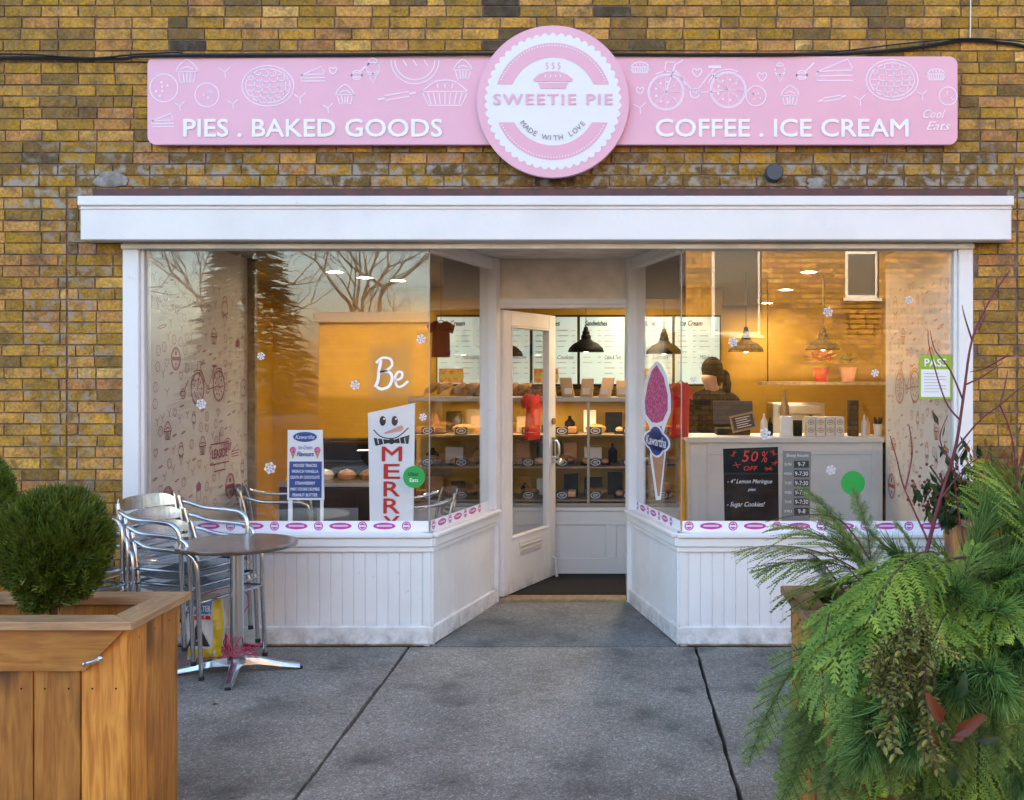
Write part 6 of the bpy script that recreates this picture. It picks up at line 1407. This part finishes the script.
# ------- arrangement in the planter at the right wall
ev2 = thing('winter_arrangement', 'dark arrangement with upright magnolia and rusty leaves in the far right planter', 'plant arrangement', (2.1,-.65,.78))
b = MB(); rd = random.Random(14)
for _ in range(420):
    c0_ = Vector((2.02+rd.gauss(0,.13), -.68+rd.gauss(0,.09), .84+abs(rd.gauss(0,.17)))); d = (c0_-Vector((2.02,-.68,.6))).normalized(); a = d.cross(Vector((rd.gauss(0,1),rd.gauss(0,1),rd.gauss(0,1)))).normalized()*.011; b.add([c0_, c0_+d*.02+a, c0_+d*.055, c0_+d*.02-a], [(0,1,2,3)], rd.random())
b.build('rusty_leaves', M['rust'], ev2, fix=False)
b = MB()
for _ in range(240):
    c0_ = Vector((1.80+rd.gauss(0,.09), -.68+rd.gauss(0,.09), .78+abs(rd.gauss(0,.16)))); d = (Vector((rd.gauss(0,.45), rd.gauss(0,.4)-.2, .9))).normalized(); a = d.cross(Vector((rd.gauss(0,1),rd.gauss(0,1),rd.gauss(0,1)))).normalized()*.017; b.add([c0_, c0_+d*.035+a, c0_+d*.09, c0_+d*.035-a], [(0,1,2,3)], rd.random())
b.build('dark_leaves', M['magtop'], ev2, fix=False)
b = MB()
for _ in range(160):
    c0_ = Vector((1.74+rd.gauss(0,.09), -.66+rd.gauss(0,.07), .9+abs(rd.gauss(0,.08)))); a = rd.uniform(0,6.3); b.ball(c0_, .009, 6, rd.random())
b.build('seed_cluster', mat('maroon_seeds', (.10,.03,.025), .7), ev2)
for i in range(7):
    x = 1.75+i*.07; b = MB(); b.tube(smooth_path([(x,-.66,.76),(x+rd.gauss(0,.03),-.67,.98),(x+rd.gauss(0,.08),-.68,1.12+rd.random()*.12)],5), .005, 6); b.build('dark_twig', M['bark'], ev2)
for i in range(10): place('fir_branch', (1.75+i*.07,-.66,.76), (1.72+i*.085,-.74-U(0,.1),.95+U(0,.22)), U(-1,1), ev2)
for i in range(2): place('pine_branch', (2.30+i*.06,-.68,.76), (2.26+i*.07,-.78,1.02+U(0,.10)), U(-1,1), ev2)
# drop unused prototypes
for k_ in protos:
    for o, us in zip(protos[k_][0], protos[k_][2]):
        if not us: [bpy.data.objects.remove(c) for c in list(o.children)]; bpy.data.objects.remove(o)
# small litter on the pavement
for i, (px, py) in enumerate(((505,618),(530,640),(215,705),(560,618))):
    y = CY + CZ*F/(py-VY); b = MB(); c0_ = Vector((X(px,y), y, .006 if py < 648 else .004)); a = rd.uniform(0,6.3); d = Vector((math.cos(a),math.sin(a),0)); s_ = Vector((-d.y,d.x,0)); b.add([c0_-d*.02, c0_+s_*.008+Zu*.003, c0_+d*.02, c0_-s_*.008+Zu*.004, c0_-d*.02-Zu*.002], [(0,1,2,3)]); 
    tag(b.build('fallen_leaf', M['rust'], None, fix=False), 'tiny dry leaf on the pavement '+['close to the door step','left of the apron seam','in front of the table feet','right on the apron'][i], 'leaf')

# ================================================================== across the street (seen mirrored in the windows)
def street_house(x0, x1, y, h, lb, wins, dpth=8, fm='ceram', m='brick2'):
    t = thing('street_building', lb, 'building', ((x0+x1)/2, y-dpth/2, 0)); b = MB()
    holes = [(a-.0, c_, z0, z1) for a, c_, z0, z1 in wins]
    brickwork(b, x0, x1, .0, h-.25, y, H=.105, L=.34, gp=.012, holes=holes, face=1); b.build('brick_wall', M[m], t)
    b = MB(); b.box(x0,x1,y-dpth,y-.15,0,h-.25); b.build('core', M['mortar'], t); b = MB()
    segx = sorted(wins); 
    b.box(x0,x1,y-.149,y-.006,-.02,min([w_[2] for w_ in wins])); b.box(x0,x1,y-.149,y-.006,max([w_[3] for w_ in wins]),h-.26)
    zlo, zhi = min([w_[2] for w_ in wins]), max([w_[3] for w_ in wins]); xs = x0
    for a, c_, z0, z1 in segx: b.box(xs,a,y-.149,y-.006,zlo+.001,zhi-.001); xs = c_
    b.box(xs,x1,y-.149,y-.006,zlo+.001,zhi-.001); b.build('mortar_backing', M['mortar'], t)
    b = MB(); b.box(x0-.1,x1+.1,y-dpth-.1,y+.12,h-.25,h); b.build('parapet', M['kerb'], t, bevel=.02)
    for a, c_, z0, z1 in wins:
        b = MB(); b.box(a,c_,y-.12,y-.06,z0,z0+.07); b.box(a,c_,y-.12,y-.06,z1-.07,z1); b.box(a,a+.07,y-.12,y-.06,z0+.071,z1-.071); b.box(c_-.07,c_,y-.12,y-.06,z0+.071,z1-.071); b.box(a-.05,c_+.05,y-.05,y+.05,z0-.06,z0-.001); f = b.build('window', M[fm], t)
        b = MB(); b.box(a+.071,c_-.071,y-.11,y-.09,z0+.071,z1-.071); b.build('pane', M['greypane'], f)
    return t
M['greypane'] = mat('far_window_glass', (.10,.11,.115), .15)
yo = -15.5; So = lambda px: (px-VX)*(-yo+6.18)/F
Zo = lambda py: CZ-(py-VY)*(-yo+6.18)/F
wins = [(So(712),So(762),Zo(335),Zo(215)),(So(846),So(880),Zo(298),Zo(250)),(So(1010),So(1060),Zo(298),Zo(240))]
street_house(So(686), So(1300), yo, 7.5, 'yellow brick building across the street with a tall grey window', wins)
yo = -19.; wins = [(So(368),So(412),Zo(400),Zo(345)),(So(120),So(160),Zo(400),Zo(345))]
street_house(So(318), So(470), yo, Zo(312), 'low sunlit brick garage across the street', [(So(368),So(412),Zo(402),Zo(346))], 5, 'mortar')
# bare trees
def tree(x, y, h, lb, seed, ever=False):
    rd = random.Random(seed); t = thing('bare_tree' if not ever else 'spruce_tree', lb, 'tree', (x,y,0)); b = MB(); tk = MB()
    if ever:
        tk.tube([(x,y,-.02),(x,y,h*.9)], [.18,.03], 8); tk.build('trunk', M['greybark'], t)
        for i in range(2600):
            z = h*(.12+.86*rd.random()**1.2); r = (h-z)/h*h*.26*rd.uniform(.3,1.05); a = rd.uniform(0,6.3); p = Vector((x+r*math.cos(a),y+r*math.sin(a),z-r*.2)); d = Vector((math.cos(a),math.sin(a),-.3)).normalized(); s_ = Vector((-d.y,d.x,0)); b.add([p-s_*.12,p+d*.4-s_*.05,p+d*.4+s_*.05,p+s_*.12-Zu*.08],[(0,1,2,3)],rd.random())
        b.build('crown', M['spruce'], t, fix=False); return
    def br(p, d, l, r, dep):
        P = [p]; q = p.copy(); dd = d.copy()
        for i in range(4): dd = (dd+Vector((rd.gauss(0,.10),rd.gauss(0,.10),rd.gauss(0,.06)+.03))).normalized(); q = q+dd*l/4; P.append(q.copy())
        (tk if dep == 0 else b).tube(P, [r*(1-.12*i) for i in range(5)], 5 if dep > 2 else 7, cap=False)
        if dep >= 7: return
        for i in range(2 if dep else 4):
            a = rd.uniform(0,6.3); o = dd.cross(Vector((math.cos(a),math.sin(a),.3))).normalized(); br(P[-1] if i == 0 else P[rd.choice([2,3,4])], (dd*rd.uniform(.7,1)+o*rd.uniform(.4,.8)).normalized(), l*rd.uniform(.62,.85), r*.6, dep+1)
        if rd.random() < .6: br(P[3], (dd+Vector((rd.gauss(0,.6),rd.gauss(0,.6),.1))).normalized(), l*.6, r*.45, dep+1)
    br(Vector((x,y,-.02)), Vector((0,0,1)), h*.26, h*.015, 0); tk.build('trunk', M['greybark'], t); b.build('crown', M['greybark'], t, fix=False)
yt = -24.; St = lambda px: (px-VX)*(-yt+6.18)/F
tree(St(200), yt, 10, 'broad bare tree across the street behind the left kerb', 1); tree(St(330), yt-3, 11, 'tall bare tree standing behind the low garage', 2); tree(St(455), yt, 9, 'bare tree right of the low garage', 6); tree(St(90), yt+1.5, 9, 'leftmost bare tree across the street', 5)
tree(St(285), yt+3, 7.5, 'dark evergreen tree left of the low garage', 3, True)
tree(St(560), yt-2, 10, 'bare tree in the gap between garage and tall building', 9)
